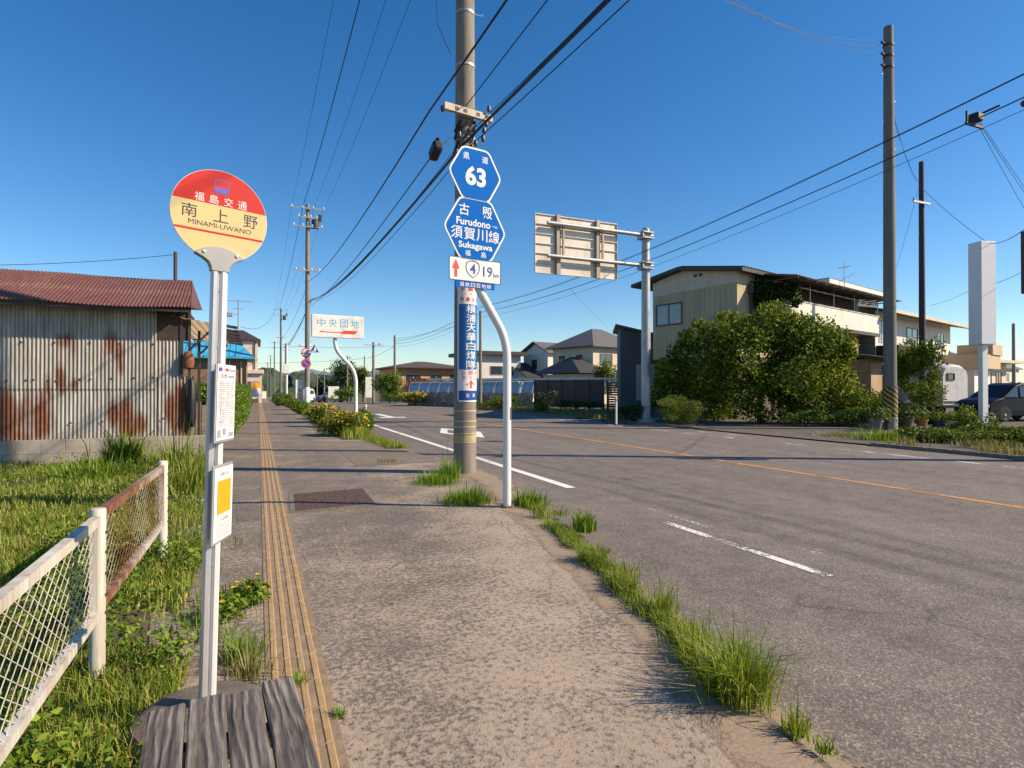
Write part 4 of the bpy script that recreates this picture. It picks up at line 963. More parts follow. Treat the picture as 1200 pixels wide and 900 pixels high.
# ================================================================== houses across the road, far centre
hD = house('grey_tile_house', 'cream two storey house with grey hipped tile roof beyond the slat fence', 'house', wh(695, 455, 60), 74.5, 7.5, 6.0, 5.75, 8.0, M_stucco, M_tile, ov=.65, front=[(1.0, 3.9, 1.9, 1.2), (4.5, 3.9, 1.6, 1.2), (.6, .9, 2.2, 1.5)], left=[(1.0, 4.0, .9, 1.0), (3.6, 4.0, .9, 1.0), (2.0, .8, 1.8, 1.8)], fr=M_bronze)
b = MB(); b.box((-3.2, -1.2, -.5), (-.02, 4.0, 2.9)); lw = b.build('lower_wing', M_stucco, hD)
b = MB(); hip_roof(b, -3.2, .3, -1.2, 4.0, 3.1, 4.7, .6, 2.0); b.build('roof', M_tiled, lw)
for x, w_ in ((.5, 1.6), (2.9, 1.6)): window(lw, Matrix.Translation((-3.2, 4.0, 0)) @ Matrix.Rotation(R(-90), 4, 'Z'), x, .9, w_, 1.6, M_bronze)
window(lw, Matrix.Translation((-3.2, -1.2, 0)), .5, .9, 2.0, 1.5, M_bronze)
hE = house('white_gable_house', 'white house with two grey gables left of the hipped tile house', 'house', wh(642, 455, 72), 74.5, 8, 4.6, 5.9, 7.3, M_whous, M_tile, 'gable_x', .5, front=[(1, 3.6, 1.4, 1.3)], left=[(1.6, 3.9, 1.0, 1.2)], fr=M_bronze)
b = MB(); b.prism([(1.0, -.6), (7.2, -.6), (7.2, 2.9), (4.1, 4.6), (1.0, 2.9)], -2.6, -.02, 0, M=swap); lw = b.build('lower_wing', M_whous, hE)
b = MB(); b.add([], []); gable_roof(b, -2.6, 0, 1.0, 7.2, 2.95, 4.75, .4); b.build('roof', M_tiled, lw)
b = MB(); b.box((-2.64, 2.6, -.5), (-2.602, 6.4, 1.7)); b.build('garage_dark_sheet', M_black, lw)  # black slab; the dark inside the garage is put into its colour
hF = house('flat_roof_house', 'white flat eaved two storey house seen between the two near poles', 'house', wh(557, 455, 70), 88, 6.0, 7, 5.5, 5.95, M_whous, M_broof, 'flat', .7, front=[(1.9, 3.1, 3.2, 1.1)], fr=M_silver)
b = MB(); b.box((-1.5, -1.6, 2.35), (7.6, .0, 2.55)); b.build('porch_roof', M_tiled, hF)
b = MB(); b.box((-1.0, -.05, -.5), (7.0, -.004, 2.3)); b.build('porch_shade_sheet', M_lower, hF)  # thin dark sheet standing for the shade under the porch roof
hG = house('long_brown_house', 'long low brown house with shallow brown roof left of the central pole', 'house', wh(466, 455, 76), 84, 9.5, 8, 4.1, 5.2, M_orw, M_btile, ov=.9, front=[(1.0, 1.9, 2.2, 1.4), (4.4, 1.9, 1.8, 1.4), (7.2, 1.4, 1.6, 2)], left=[(2, 1.8, 2, 1.4)], fr=M_whous)
# left houses beyond the shed
hH = house('blue_roof_house', 'brown walled house with bright blue tin roof behind the shed', 'house', wh(180, 455, 43), 90, 6.15, 6, 3.75, 5.25, mat('brown_plank_wall', (.23, .14, .085), .8, .25, 3), mat('blue_tin_roof', (.06, .36, .55), .45, .12, 2), 'hip', .6, front=[(.8, 1.2, 1.8, 1.2)], fr=M_bronze, inset=1.2)
for x in (4.2, 5.0, 5.8):
    b = MB(); b.tube([(x, -.06, -.2), (x, -.06, 3.6)], .04, 8); b.build('drainpipe', M_stucco, hH)
b = MB()
for k in range(12): x = .7 + k * .43; b.add([(x, -.6, 3.875), (x + .06, -.6, 3.875), (x + .06, 2.95, 5.24), (x, 2.95, 5.24), (x, -.6, 3.92), (x + .06, -.6, 3.92), (x + .06, 2.95, 5.28), (x, 2.95, 5.28)], [(4, 5, 6, 7), (1, 2, 6, 5), (3, 0, 4, 7), (0, 1, 5, 4)])
b.build('roof_seam', MATS['blue_tin_roof'], hH)['kind'] = 'stuff'
hI = house('pink_house', 'tall pale pink house with dark brown roof above the blue roof', 'house', wh(228, 455, 60), 90, 5.9, 9, 6.5, 8.0, M_pink, M_broof, 'hip', .3, front=[(1.6, 4.3, 1.2, 1.2)], fr=M_bronze, inset=1.8)
b = MB(); b.box((4.6, -2.2, -.2), (6.3, -.02, 3.0)); lw = b.build('porch', M_pink, hI)
b = MB(); b.box((4.3, -2.5, 3.0), (6.5, -.02, 3.4), cut=.02); b.build('roof', M_pink, lw)
b = MB(); b.box((5.0, -2.23, .0), (6.0, -2.205, 2.2)); b.build('door', M_lower, lw)
b = MB(); b.tube([(5.6, -.08, 6.4), (5.6, -.08, 3.4)], .05, 8); b.build('downpipe', M_bronze, hI)
b = MB(); b.tube([(0, 0, 0), (0, 0, 2.3)], .04, 6)
for z, w_ in ((2.15, .9), (1.6, .35)): b.tube([(-w_, 0, z), (w_, .1, z)], .02, 5)
for k in range(7): b.tube([(-.8 + k * .27, -.2, 2.15), (-.8 + k * .27, .25, 2.15)], .012, 5)
b.box((-.75, -.1, 1.0), (-.35, .1, 1.3), cut=.03); b.tube([(-.6, 0, 1.15), (0, 0, 1.2)], .02, 5)
o = b.build('antenna', M_galv); o.location = cw(279, 388, 63); o.scale = (1.5, 1.5, 1.5); tag(o, 'television antenna mast on the pale pink house', 'antenna')

# ================================================================== MAIN POLE
MP = Vector((3.39, 10.0, 0))
mp = thing('utility_pole', 'large concrete utility pole with advertisement wrap beside the hexagon route signs', 'utility pole', MP)
def taper(h): return .205 - .0045 * h
b = MB(); hs = np.linspace(-.2, 15, 20); b.tube([(0, 0, h) for h in hs], [taper(h) for h in hs], 32); b.build('shaft', M_conc, mp, smooth=True)
b = MB()
for z, m_ in ((.82, 0), (.92, 0), (.70, 1), (.55, 0), (1.1, 0)): b.lathe([(taper(z) + .003, -.012), (taper(z) + .005, 0), (taper(z) + .003, .012)], 32, m_, c=(0, 0, z))
b.lathe([(taper(.62) + .002, -.05), (taper(.62) + .002, .05)], 32, 1, c=(0, 0, .62))
b.build('band', [mat('band_grey_yellow', (.42, .36, .20), .6, .15, 5), mat('faded_yellow_band', (.40, .33, .15), .7, .3, 8, grime=(.24, .20, .15))], mp, smooth=True)
b = MB()
for z in (8.2, 7.25, 5.75, 5.55, 5.95): b.lathe([(taper(z) + .004, -.025), (taper(z) + .01, -.02), (taper(z) + .01, .02), (taper(z) + .004, .025)], 32, c=(0, 0, z))
b.build('strap', M_galv, mp, smooth=True)
# curved advertisement
def wrapf(rr_, c0):
    def f(x, y, z): t = x / rr_ + c0; r = rr_ - y; return (r * math.sin(t), -r * math.cos(t), z)
    return f
AR = taper(2.3) + .012; AC = R(12); W = AR * 1.22
wf = wrapf(AR, AC)
def curved(b, x0, x1, z0, z1, y, mi, rad=.0):
    n = 20; vs = []
    for j, z in ((0, z0), (1, z0 + rad), (2, z1 - rad), (3, z1)):
        ins = rad * .7 if j in (0, 3) else 0
        for i in range(n + 1): vs.append(wf(x0 + ins + (x1 - x0 - 2 * ins) * i / n, y, z))
    b.add(vs, [(j * (n + 1) + i, j * (n + 1) + i + 1, (j + 1) * (n + 1) + i + 1, (j + 1) * (n + 1) + i) for j in range(3) for i in range(n)], mi)
b = MB(); curved(b, -W, W, 1.26, 3.36, 0, 0, .05)
curved(b, -W * .88, W * .88, 1.83, 2.98, -.003, 1, .012); curved(b, -W * .9, W * .9, 1.29, 1.46, -.003, 2, .02)
ad = b.build('advert_sheet', [M_wwhite, mat('advert_blue', (.01, .12, .36), .4, .05), M_dblue], mp, smooth=True)
b = MB()
for i, ch in enumerate('横浦天華白煤隊'): b.tfit(ch, .20, .145, 0.01, 2.895 - i * .163, -.006, 0, .008, warp=wf)
for i, ch in enumerate('安一守'): b.tfit(ch, .085, .085, (i - 1) * .14, 3.255, -.004, 1, .008, warp=wf)
for i, ch in enumerate('ネ・リ'): b.tfit(ch, .035, .035, (i - 1) * .12, 3.16, -.004, 3, .008, warp=wf)
for i, ch in enumerate('駅・会館'): b.tfit(ch, .065, .075, (i - 1.5) * .105, 3.065, -.004, 1, .008, warp=wf)
for i, ch in enumerate('会園前'): b.tfit(ch, .085, .075, (i - 1) * .13, 1.775, -.004, 3, .008, warp=wf)
for i, ch in enumerate('葬又日'): b.tfit(ch, .075, .07, (i - 1) * .125, 1.685, -.004, 3, .008, warp=wf)
for i, ch in enumerate('駐車'): b.tfit(ch, .06, .07, (i - .5) * .12, 1.375, -.006, 0, .008, warp=wf)
# arrow
b.add([wf(x, -.004, z) for x, z in ((-.018, 1.50), (.018, 1.50), (.018, 1.60), (-.018, 1.60))], [(0, 1, 2, 3)], 1)
b.add([wf(x, -.004, z) for x, z in ((-.09, 1.565), (-.06, 1.555), (0, 1.605), (.06, 1.555), (.09, 1.565), (0, 1.645))], [(0, 1, 2, 5), (5, 2, 3, 4)], 1)
b.build('lettering', [M_wwhite, M_redink, M_dblue, M_palered], ad)
ML = Matrix.Rotation(R(10), 4, 'Z')
b = MB(); b.box((-.55, -.30, 6.26), (.40, -.22, 6.38), 0, ML)
for x in (-.32, -.16, .10, .28): b.box((x - .035, -.304, 6.29), (x + .035, -.301, 6.35), 1, ML, )
b.build('crossarm', [mat('painted_arm', (.50, .44, .35), .6, .15, 5, grime=(.30, .22, .15)), M_dsteel], mp)
b = MB()
for x, z in ((-.50, 6.30), (.30, 6.18), (.26, 6.05), (-.2, 5.9), (.1, 5.8), (.24, 5.9), (-.25, 5.6), (.35, 6.45)): b.lathe([(.02, -.05), (.035, -.04), (.04, 0), (.03, .05), (.015, .06)], 10, c=(x, -.28, z))
b.build('insulator', mat('brown_insulator', (.10, .07, .05), .35, .2, 8), mp, smooth=True)
b = MB()
for k in range(14):
    t = random.uniform(-1.3, .9); z = random.uniform(5.45, 6.2); r = taper(z) + .03
    b.tube([(r * math.sin(t + s * .35), -r * math.cos(t + s * .35), z + .10 * s + random.uniform(-.02, .02)) for s in (-1, -.3, .4, 1)], random.choice([.008, .014, .02]), 6)
b.build('cable_tie', M_wire, mp)['kind'] = 'stuff'
b = MB()
for k in range(18):
    z = 7.0 + k * .42; s = 1 if k % 2 else -1; r = taper(z); 
    if z > 8.0: b.tube([(s * r, 0, z), (s * (r + .16), .0, z), (s * (r + .16), 0, z + .04)], .008, 6)
b.build('step_bolt', M_galv, mp)['kind'] = 'stuff'
b = MB()
for z in (14.3, 13.2): b.box((-1.3, -.26, z - .05), (1.4, -.18, z + .05))
b.build('crossarm', M_galv, mp)
cc = cw(510, 176, 9.9)
b = MB(); b.box((-.075, -.16, -.10), (.075, .16, .10), cut=.03); b.box((-.03, -.19, .09), (.03, .19, .12), cut=.01)
o = b.build('cable_closure', M_black); o.location = cc; o.rotation_euler = (R(-24), 0, R(4)); tag(o, 'black cable closure box hanging on a wire left of the route signs', 'cable box')

# ================================================================== ROUTE SIGN POST
SP = Vector((2.89, 6.87, 0))
sp = thing('route_sign_post', 'cranked white post with blue hexagon route 63 signs and red arrow plate', 'road sign', SP, az(80))
def bez(p, n=8):
    out = []
    for k in range(n + 1):
        t = k / n; out.append(Vector(p[0]) * (1 - t) ** 2 + Vector(p[1]) * 2 * t * (1 - t) + Vector(p[2]) * t * t)
    return out
PX = -.50
path = [Vector((0, 0, -.1)), Vector((0, 0, 1.0))] + bez([(0, 0, 1.86), (0, 0, 2.10), (-.13, 0, 2.30)]) + bez([(-.36, 0, 2.64), (-.50, 0, 2.84), (PX, 0, 3.05)]) + [Vector((PX, 0, 4.34))]
b = MB(); b.tube(path, .052, 20); po = b.build('post', M_white, sp, smooth=True)
b = MB(); b.lathe([(.08, .0), (.08, .015), (.06, .022)], 20); b.build('base_plate', M_stone, po)
b = MB(); b.box((.02, -.056, 1.10), (.045, -.045, 1.26)); 
wf2 = wrapf(.0535, R(25))
vs = [wf2(x, 0, z) for z in (1.10, 1.26) for x in np.linspace(-.012, .012, 5)]
b = MB(); b.add(vs, [(i, i + 1, 6 + i, 5 + i) for i in range(4)], 0)
for k in range(5): b.add([wf2(x, -.001, 1.115 + k * .028 + z) for x, z in ((-.006, 0), (.006, 0), (.006, .014), (-.006, .014))], [(0, 1, 2, 3)], 1)
b.build('number_sticker', [M_ink, M_greyink], po)
def hexpoly(w, rad=.03):
    s_ = w / 2; out = []
    P = [Vector((s_ * math.cos(R(60 * k)), s_ * math.sin(R(60 * k)))) for k in range(6)]
    for k in range(6):
        p, q, n_ = P[k], P[k - 1], P[(k + 1) % 6]
        a_ = p + (q - p).normalized() * rad; c_ = p + (n_ - p).normalized() * rad
        for t in (0, .33, .67, 1): out.append(tuple(a_ * (1 - t) ** 2 + p * 2 * t * (1 - t) + c_ * t * t))
    return out
def hexsign(name, w, zc, lab):
    b = MB(); b.prism([(PX + x, zc + z) for x, z in hexpoly(w, .06)], -.075, -.066); h = b.build(name, M_wwhite, sp); h['label'] = lab
    b = MB(); flat(b, hexpoly(w - .05, .05), -.078, 0, zc, PX); b.build('face', M_blue, h)
    b = MB()
    for z in (-.15, .15): b.box((PX - .22, -.0655, zc + z - .02), (PX + .22, -.040, zc + z + .02)); b.box((PX - .07, -.06, zc + z - .015), (PX + .07, .06, zc + z + .015))
    b.build('clamp', M_galv, h)
    return h
h = hexsign('hexagon_sign', .74, 4.09, 'upper blue hexagon with number 63')
b = MB(); b.tfit('63', None, .235, PX, 4.065, -.0788, 0, .035)
for ch, x in (('県', -.13), ('道', .13)): b.tfit(ch, .085, .085, PX + x, 4.29, -.0788, 0, .008)
b.build('lettering', M_wwhite, h)
h = hexsign('hexagon_sign', .87, 3.42, 'lower blue hexagon with place names')
b = MB()
for ch, x in (('古', -.16), ('殿', .16)): b.tfit(ch, .14, .14, PX + x, 3.645, -.0788, 0, .008)
b.tfit('Furudono', .47, .088, PX - .03, 3.50, -.0788, 0, .022); b.tfit('〜Ikk', .08, .03, PX + .27, 3.49, -.0788, 0)
for i, ch in enumerate('須賀川線'): b.tfit(ch, .155, .15, PX + (i - 1.5) * .172, 3.36, -.0788, 0, .008)
b.tfit('Sukagawa', .47, .098, PX, 3.21, -.0788, 0, .022)
for ch, x in (('福', -.11), ('島', .11)): b.tfit(ch, .07, .07, PX + x, 3.125, -.0788, 0, .006)
b.build('lettering', M_wwhite, h)
b = MB(); b.prism([(PX + x, 2.925 + z) for x, z in rr(.72, .285, .02)], -.075, -.066); pn = b.build('distance_plate', M_wwhite, sp)
b = MB(); ro, ri_ = rr(.72, .285, .02), rr(.70, .265, .015); n_ = len(ro)
b.add([(PX + x, -.077, 2.925 + z) for x, z in ro + ri_], [(i, (i + 1) % n_, n_ + (i + 1) % n_, n_ + i) for i in range(n_)], 1)
ax = PX - .27
b.add([(ax - .018, -.078, 2.825), (ax + .018, -.078, 2.825), (ax + .018, -.078, 2.93), (ax - .018, -.078, 2.93)], [(0, 1, 2, 3)], 0); b.add([(ax - .05, -.078, 2.925), (ax + .05, -.078, 2.925), (ax, -.078, 3.035)], [(0, 1, 2)], 0)
sh_ = lambda k: [(x * k, z * k) for x, z in [(-.085, .08), (-.045, .10), (0, .108), (.045, .10), (.085, .08), (.098, .03), (.09, -.02), (.06, -.065), (0, -.108), (-.06, -.065), (-.09, -.02), (-.098, .03)]]
so_, si_ = sh_(1.), sh_(.90); n_ = 12; sxx = PX - .04
b.add([(sxx + x, -.078, 2.935 + z) for x, z in so_[::-1] + si_[::-1]], [(i, (i + 1) % n_, n_ + (i + 1) % n_, n_ + i) for i in range(n_)], 1)
b.tfit('4', None, .12, sxx, 2.94, -.078, 1, .01); b.tfit('19', .13, .125, PX + .17, 2.925, -.078, 1, .008); b.tfit('km', .075, .055, PX + .29, 2.895, -.078, 1)
b.build('lettering', [M_redink, M_dblue], pn)
b = MB(); b.prism([(PX + x, 2.745 + z) for x, z in rr(.54, .075, .01)], -.072, -.064); bs_ = b.build('blue_strip', M_blue, sp)
b = MB()
for i, ch in enumerate('湯鉄日百地線'): b.tfit(ch, .06, .052, PX + (i - 2.5) * .075, 2.745, -.0745, 0, .006)
b.build('lettering', M_wwhite, bs_)

# ================================================================== DIRECTION SIGN (left)
DP = gp(417, 509); 
ds = thing('direction_sign', 'white place name board with red arrow on a curved white post', 'road sign', DP, az(84))
ZK = DP.dot(Vector((ST, CT, 0))) / 690                      # metres per photo pixel here
pth = [Vector((0, 0, -.1)), Vector((0, 0, 1.55))] + bez([(0, 0, 1.7), (-.02, 0, 2.05), (-.22, 0, 2.28)]) + bez([(-.46, 0, 2.52), (-.66, 0, 2.72), (-.67, 0, 3.0)]) + [Vector((-.67, 0, 3.75))]
b = MB(); b.tube(pth, .062, 16); b.build('post', M_white, ds, smooth=True)
bx0, bx1, bz0, bz1 = -1.42, .22, 3.10, 3.82
b = MB(); b.box((bx0, -.14, bz0), (bx1, -.07, bz1), cut=.015); bd = b.build('board', M_whitew, ds)
b = MB()
for i, ch in enumerate('中央団地'): b.tfit(ch, .255, .255, bx0 + .30 + i * .352, 3.575, -.143, 0, .004)
zc = 3.29; b.add([(bx0 + .22, -.143, zc - .025), (bx1 - .50, -.143, zc - .025), (bx1 - .44, -.143, zc + .0), (bx0 + .32, -.143, zc + .005), (bx0 + .36, -.143, zc + .055)], [(0, 1, 2, 3), (0, 3, 4)], 1)
b.add([(bx1 - .75, -.1435, zc - .05), (bx1 - .29, -.1435, zc - .05), (bx1 - .19, -.1435, zc + .055), (bx1 - .65, -.1435, zc + .055)], [(0, 1, 2, 3)], 1)
b.build('lettering', [M_ltblue, M_redink], bd)
# ================================================================== OVERHEAD SIGN SEEN FROM BEHIND
OP = gp(757, 494)
oz = OP.dot(Vector((ST, CT, 0)))
os_ = thing('overhead_sign', 'tall grey post with double arm holding a large road sign seen from behind', 'road sign', OP, az(89))
b = MB(); b.tube([(0, 0, -.2), (0, 0, 4), (0, 0, 8.62)], [.215, .205, .175], 24); po = b.build('post', M_galv, os_, smooth=True)
b = MB(); b.lathe([(.18, 8.60), (.18, 8.68), (.12, 8.74)], 20); b.lathe([(.42, -.02), (.42, .10), (.34, .14)], 12); b.build('cap', M_galv, po, smooth=True)
k2 = 1 / (690 / oz * math.cos(R(89 - 23.3 - 90)))
def lx(px): # local x of photo pixel px on the sign plane
    u = Vector((math.sin(R(89)), math.cos(R(89)), 0)); k = (px - CX) / F
    c = OP.x * CT - OP.y * ST; d = OP.x * ST + OP.y * CT; uc = u.x * CT - u.y * ST; ud = u.x * ST + u.y * CT
    t = (k * d - c) / (uc - k * ud); return t, d + t * ud
def lz(px, py): t, d = lx(px); return t, EYE - (py - HY) / F * d
ta, za = lz(660, 263); tb, zb_ = lz(660, 305)
b = MB()
for px0, py0, px1, py1 in ((640, 261.5, 763, 277), (640, 300, 763, 312.5)):
    p, q = lz(px0, py0), lz(px1, py1); zz = (p[1] + q[1]) / 2
    b.tube([(p[0], -.12, zz), (q[0], -.12, zz)], .085, 14)
ar = b.build('arm', M_galv, os_, smooth=True)
z1_ = (lz(640, 261.5)[1] + lz(763, 277)[1]) / 2; z2_ = (lz(640, 300)[1] + lz(763, 312.5)[1]) / 2
for z in (z1_, z2_):
    b = MB(); b.box((-.30, -.30, z - .15), (.24, .24, z - .10)); b.box((-.30, -.30, z + .10), (.24, .24, z + .15)); b.box((-.34, -.26, z - .17), (-.28, .2, z + .17))
    b.build('bracket', M_galv, ar)
x0_, x1_ = lx(628)[0], lx(724)[0]; zt_ = (lz(628, 249)[1] + lz(724, 262)[1]) / 2; zb2 = (lz(630, 319)[1] + lz(724, 327)[1]) / 2
b = MB(); hh = (zt_ - zb2) / 6
for k in range(6):
    z = zb2 + k * hh
    b.prism([], 0, 0) if False else b.box((x0_, .10, z + .012), (x1_, .14, z + hh - .012))
    b.box((x0_, .045, z - .012), (x1_, .10, z + .014)) if k else None
b.box((x0_, .05, zb2 - .01), (x1_, .14, zb2 + .012)); b.box((x0_, .05, zt_ - .012), (x1_, .14, zt_ + .02)); b.box((x0_ - .012, .04, zb2), (x0_, .14, zt_)); b.box((x1_, .04, zb2), (x1_ + .012, .14, zt_)); b.box((x0_ + .01, .141, zb2 + .01), (x1_ - .01, .15, zt_ - .01))
b.build('sign_panel', M_signback, os_)
b = MB()
for px in (654.5, 701):
    x = lx(px)[0]; b.box((x - .09, -.035, zb2 - .03), (x + .09, .04, zt_ + .04)); b.box((x + .16, -.10, z2_), (x + .24, -.02, z1_))
b.build('stiffener', mat('stiffener_steel', (.33, .27, .22), .55, .15, 5, metal=.3), os_)

# ================================================================== UTILITY POLES
def upole(label, loc, H, r=.19, arms=((.97, 2.4),), transformer=False, mat_=None, steps=True, wrap=False, rz=0., detail=True, stripes=False):
    t = thing('utility_pole', label, 'utility pole', loc, rz, 'utility poles along the road')
    m = mat_ or M_concd
    b = MB(); b.tube([(0, 0, -1.), (0, 0, H * .5), (0, 0, H)], [r, r * .86, r * .70], 16); b.build('shaft', m, t, smooth=True)
    for zf, w_ in arms:
        b = MB(); z = H * zf if zf <= 1 else zf
        b.box((-w_ / 2, -r - .09, z - .045), (w_ / 2, -r - .01, z + .045)); a_ = b.build('crossarm', M_galv, t)
        if detail:
            b = MB()
            for x in np.linspace(-w_ / 2 + .1, w_ / 2 - .1, 4): b.lathe([(.03, .04), (.075, .06), (.05, .10), (.075, .14), (.04, .20)], 8, c=(x, -r - .05, z))
            b.build('insulator', M_wwhite, a_, smooth=True)
    if transformer:
        b = MB(); b.lathe([(.10, 0), (.26, .03), (.27, .55), (.22, .62), (.08, .68)], 14, c=(.55, -.1, H * .885)); b.box((0, -.15, H * .885 - .06), (.8, .0, H * .885)); b.box((.75, -.3, H * .92), (1.0, -.05, H * .95)); b.build('transformer', M_dsteel, t, smooth=True)
    if steps:
        b = MB()
        for k in range(int((H - 3) / .9)):
            z = 2.4 + k * .9; s = 1 if k % 2 else -1; rr_ = r * (1 - .3 * z / H); b.tube([(s * rr_, 0, z), (s * (rr_ + .22), 0, z + .02)], .014, 6)
        b.build('step_bolt', M_galv, t)['kind'] = 'stuff'
    if wrap:
        b = MB(); b.lathe([(r + .01, -.6), (r + .012, 1.55), (r * .97, 1.58)], 18); b.build('white_wrap', M_white, t, smooth=True)
    return t
A = cw(360, 455, 45); A.z = 0
tA = upole('utility pole with transformer and three crossarms behind the small direction board', A, 15.6, .2, ((.975, 2.5), (.93, 1.5), (.885, 2.2), (.67, 1.9)), True, M_conc, True, True)
Bp = cw(329, 455, 99); Bp.z = float(gz(Bp.y))
tB = upole('second utility pole in the row beyond the transformer pole', Bp, 17.5 - 1, .2, ((.98, 2.4), (.93, 2.0), (.70, 1.4)), True, M_concd, False)
far = [(321.5, 150, 14.5, 'tallest'), (317, 205, 14, ''), (313.5, 280, 15, ''), (334.5, 118, 11.5, '')]
labs = ['distant utility pole just left of the second pole of the row', 'far slim utility pole in the middle of the vanishing row', 'farthest utility pole of the row above the pavement end', 'distant low utility pole right of the vanishing row']
for (px, z, H, _), lb in zip(far, labs):
    p = cw(px, 455, z); p.z = -3.; upole(lb, p, H + 2, .19, ((.98, 2.2), (.9, 1.8)), False, M_concd, False)
Rp = cw(1043, 455, 22.0); Rp.z = 0
tR = upole('tall dark pole with yellow striped base at right of the bush', Rp, 15.05, .235, (), False, M_concd, True)
b = MB(); b.lathe([(.25, -.1), (.25, .42), (.24, .43)], 20); b.build('base_collar', M_block, tR, smooth=True)
# yellow and black diagonal sleeve
def stripemat():
    m, nt, b = newmat('striped_sleeve')
    tc = N(nt, 'ShaderNodeTexCoord'); sp_ = N(nt, 'ShaderNodeSeparateXYZ'); nt.links.new(tc.outputs['UV'], sp_.inputs[0])
    ad = N(nt, 'ShaderNodeMath', operation='MULTIPLY_ADD'); nt.links.new(sp_.outputs[1], ad.inputs[0]); ad.inputs[1].default_value = 6; q = N(nt, 'ShaderNodeMath', operation='MULTIPLY'); nt.links.new(sp_.outputs[0], q.inputs[0]); q.inputs[1].default_value = 6; nt.links.new(q.outputs[0], ad.inputs[2])
    fr = N(nt, 'ShaderNodeMath', operation='FRACT'); nt.links.new(ad.outputs[0], fr.inputs[0])
    nt.links.new(ramp(nt, fr.outputs[0], [(.48, (.018, .016, .014)), (.52, (.36, .24, .03))]), b.inputs['Base Color']); b.inputs['Roughness'].default_value = .6
    return m
n = 28; vs = [(.249 * math.cos(2 * math.pi * i / n), .249 * math.sin(2 * math.pi * i / n), z) for z in (.44, 1.55) for i in range(n + 1)]
me = bpy.data.meshes.new('striped_sleeve'); me.from_pydata(vs, [], [(i, i + 1, n + 2 + i, n + 1 + i) for i in range(n)]); uv = me.uv_layers.new()
for p in me.polygons:
    for l in p.loop_indices: vi = me.loops[l].vertex_index; uv.data[l].uv = ((vi % (n + 1)) / n, vi // (n + 1))
me.materials.append(stripemat()); so2 = bpy.data.objects.new('striped_sleeve', me); COL.objects.link(so2); so2.parent = tR
b = MB()
for k in range(3): z = 14.35 - k * .42; b.lathe([(.19, -.04), (.19, .04)], 14, c=(0, 0, z)); b.tube([(-.18, 0, z), (-.42, -.02, z + .04)], .045, 8)
b.build('insulator', M_dsteel, tR)
R2 = cw(1081, 455, 31); R2.z = 0
tR2 = upole('dark second pole with short arm behind the striped pole', R2, 13.45, .17, (), False, mat('tarred_pole', (.045, .036, .042), .75, .25, 3), True)
b = MB(); b.box((-1.0, -.25, 11.15), (.35, -.17, 11.25)); b.lathe([(.03, 0), (.07, .03), (.05, .15)], 8, c=(-.9, -.2, 11.25)); b.build('crossarm', M_galv, tR2)
# thin poles across the road
def slim(label, px, z, top, r=.10, arm=0.):
    p = cw(px, 455, z); p.z = 0; H = EYE + (HY - top) / 690 * z
    t = thing('slim_pole', label, 'pole', p, 0, 'slim poles across the road')
    b = MB(); b.tube([(0, 0, -1.5), (0, 0, H)], [r, r * .75], 12); b.build('shaft', M_conc, t, smooth=True)
    if arm: b = MB(); b.box((-arm, -r - .08, H - .35), (arm, -r - .01, H - .28)); b.lathe([(.03, -.3), (.09, -.26), (.09, -.1), (.03, -.06)], 8, c=(arm * .6, -r - .05, H)); b.build('crossarm', M_galv, t)
    return p, H
q1, HQ = slim('slim concrete pole on the verge seen just right of the wrapped utility pole', 563, 43.5, 364, .13)
q2, HQ2 = slim('slim pole before the green hedge with cables at its top', 437.5, 62, 401, .16, 1.0)
q3, HQ3 = slim('slim dark topped pole beside the long brown house', 462.5, 66, 393, .16)
slim('thin far pole between the curved post and the hedge', 407, 80, 417, .12, .5); slim('thin far pole right of the dark trees', 427, 95, 417, .12)
slim('pair of thin poles in the trees, left one', 371.5, 85, 439, .11); slim('pair of thin poles in the trees, right one', 380, 85, 432, .11)
slim('grey pole beyond the minivan near the right edge', 1188, 55, 379, .16)
# pole standing just outside the right of the view with lamp and projecting sign
Np = cw(1226, 455, 12.6); Np.z = 0
tN = upole('concrete pole at the right edge holding a street lamp and a projecting sign', Np, 13, .19, ())
b = MB(); zL = EYE + (HY - 128) / 690 * 12.6
b.tube([(0, 0, zL), (-.35, -.05, zL + .02)], .03, 8); b.box((-.80, -.13, zL - .06), (-.30, .06, zL + .07), cut=.03); b.build('lamp_head', M_dsteel, tN)
zS1, zS0 = EYE + (HY - 274) / 690 * 12.6, EYE + (HY - 346) / 690 * 12.6
b = MB(); b.box((-.72, -.10, zS0), (-.62, .10, zS1), cut=.012); sg = b.build('projecting_sign', mat('rust_brown_sign_back', (.085, .045, .035), .7, .3, 5), tN)
b = MB(); b.box((-.74, -.03, zS1 - .35), (-.1, .03, zS1 - .28)); b.box((-.74, -.03, zS0 + .50), (-.1, .03, zS0 + .57)); b.build('arm', M_dsteel, sg)

# ================================================================== CABLES
def cable(label, pts, r=.012, sag=.4, name='cable', n=16):
    b = MB(); P = []
    pts = [Vector(p) for p in pts]
    for p, q in zip(pts[:-1], pts[1:]):
        s = sag * (q - p).length / 38
        for k in range(n): t = k / n; P.append(p.lerp(q, t) - Vector((0, 0, 4 * s * t * (1 - t))))
    P.append(pts[-1]); b.tube(P, r * .75, 6)
    return tag(b.build(name, M_wire, smooth=True), label, 'cable', 'overhead cables')
def A_(x, h): return (A.x + x, A.y - .25, h)
def B_(x, h): return (Bp.x + x, Bp.y - .25, Bp.z + h)
hv = 'thin high wires crossing the sky from the transformer pole to above the frame'
for xo in (-1.15, -.35, .45, 1.2):
    cable(hv, [B_(xo * .9, 16.3), A_(xo, 15.35), (3.39 + xo, 10 - .22, 14.55), (3.3 + xo, -27, 14.2)], .011 if xo != -.35 else .026, .5)
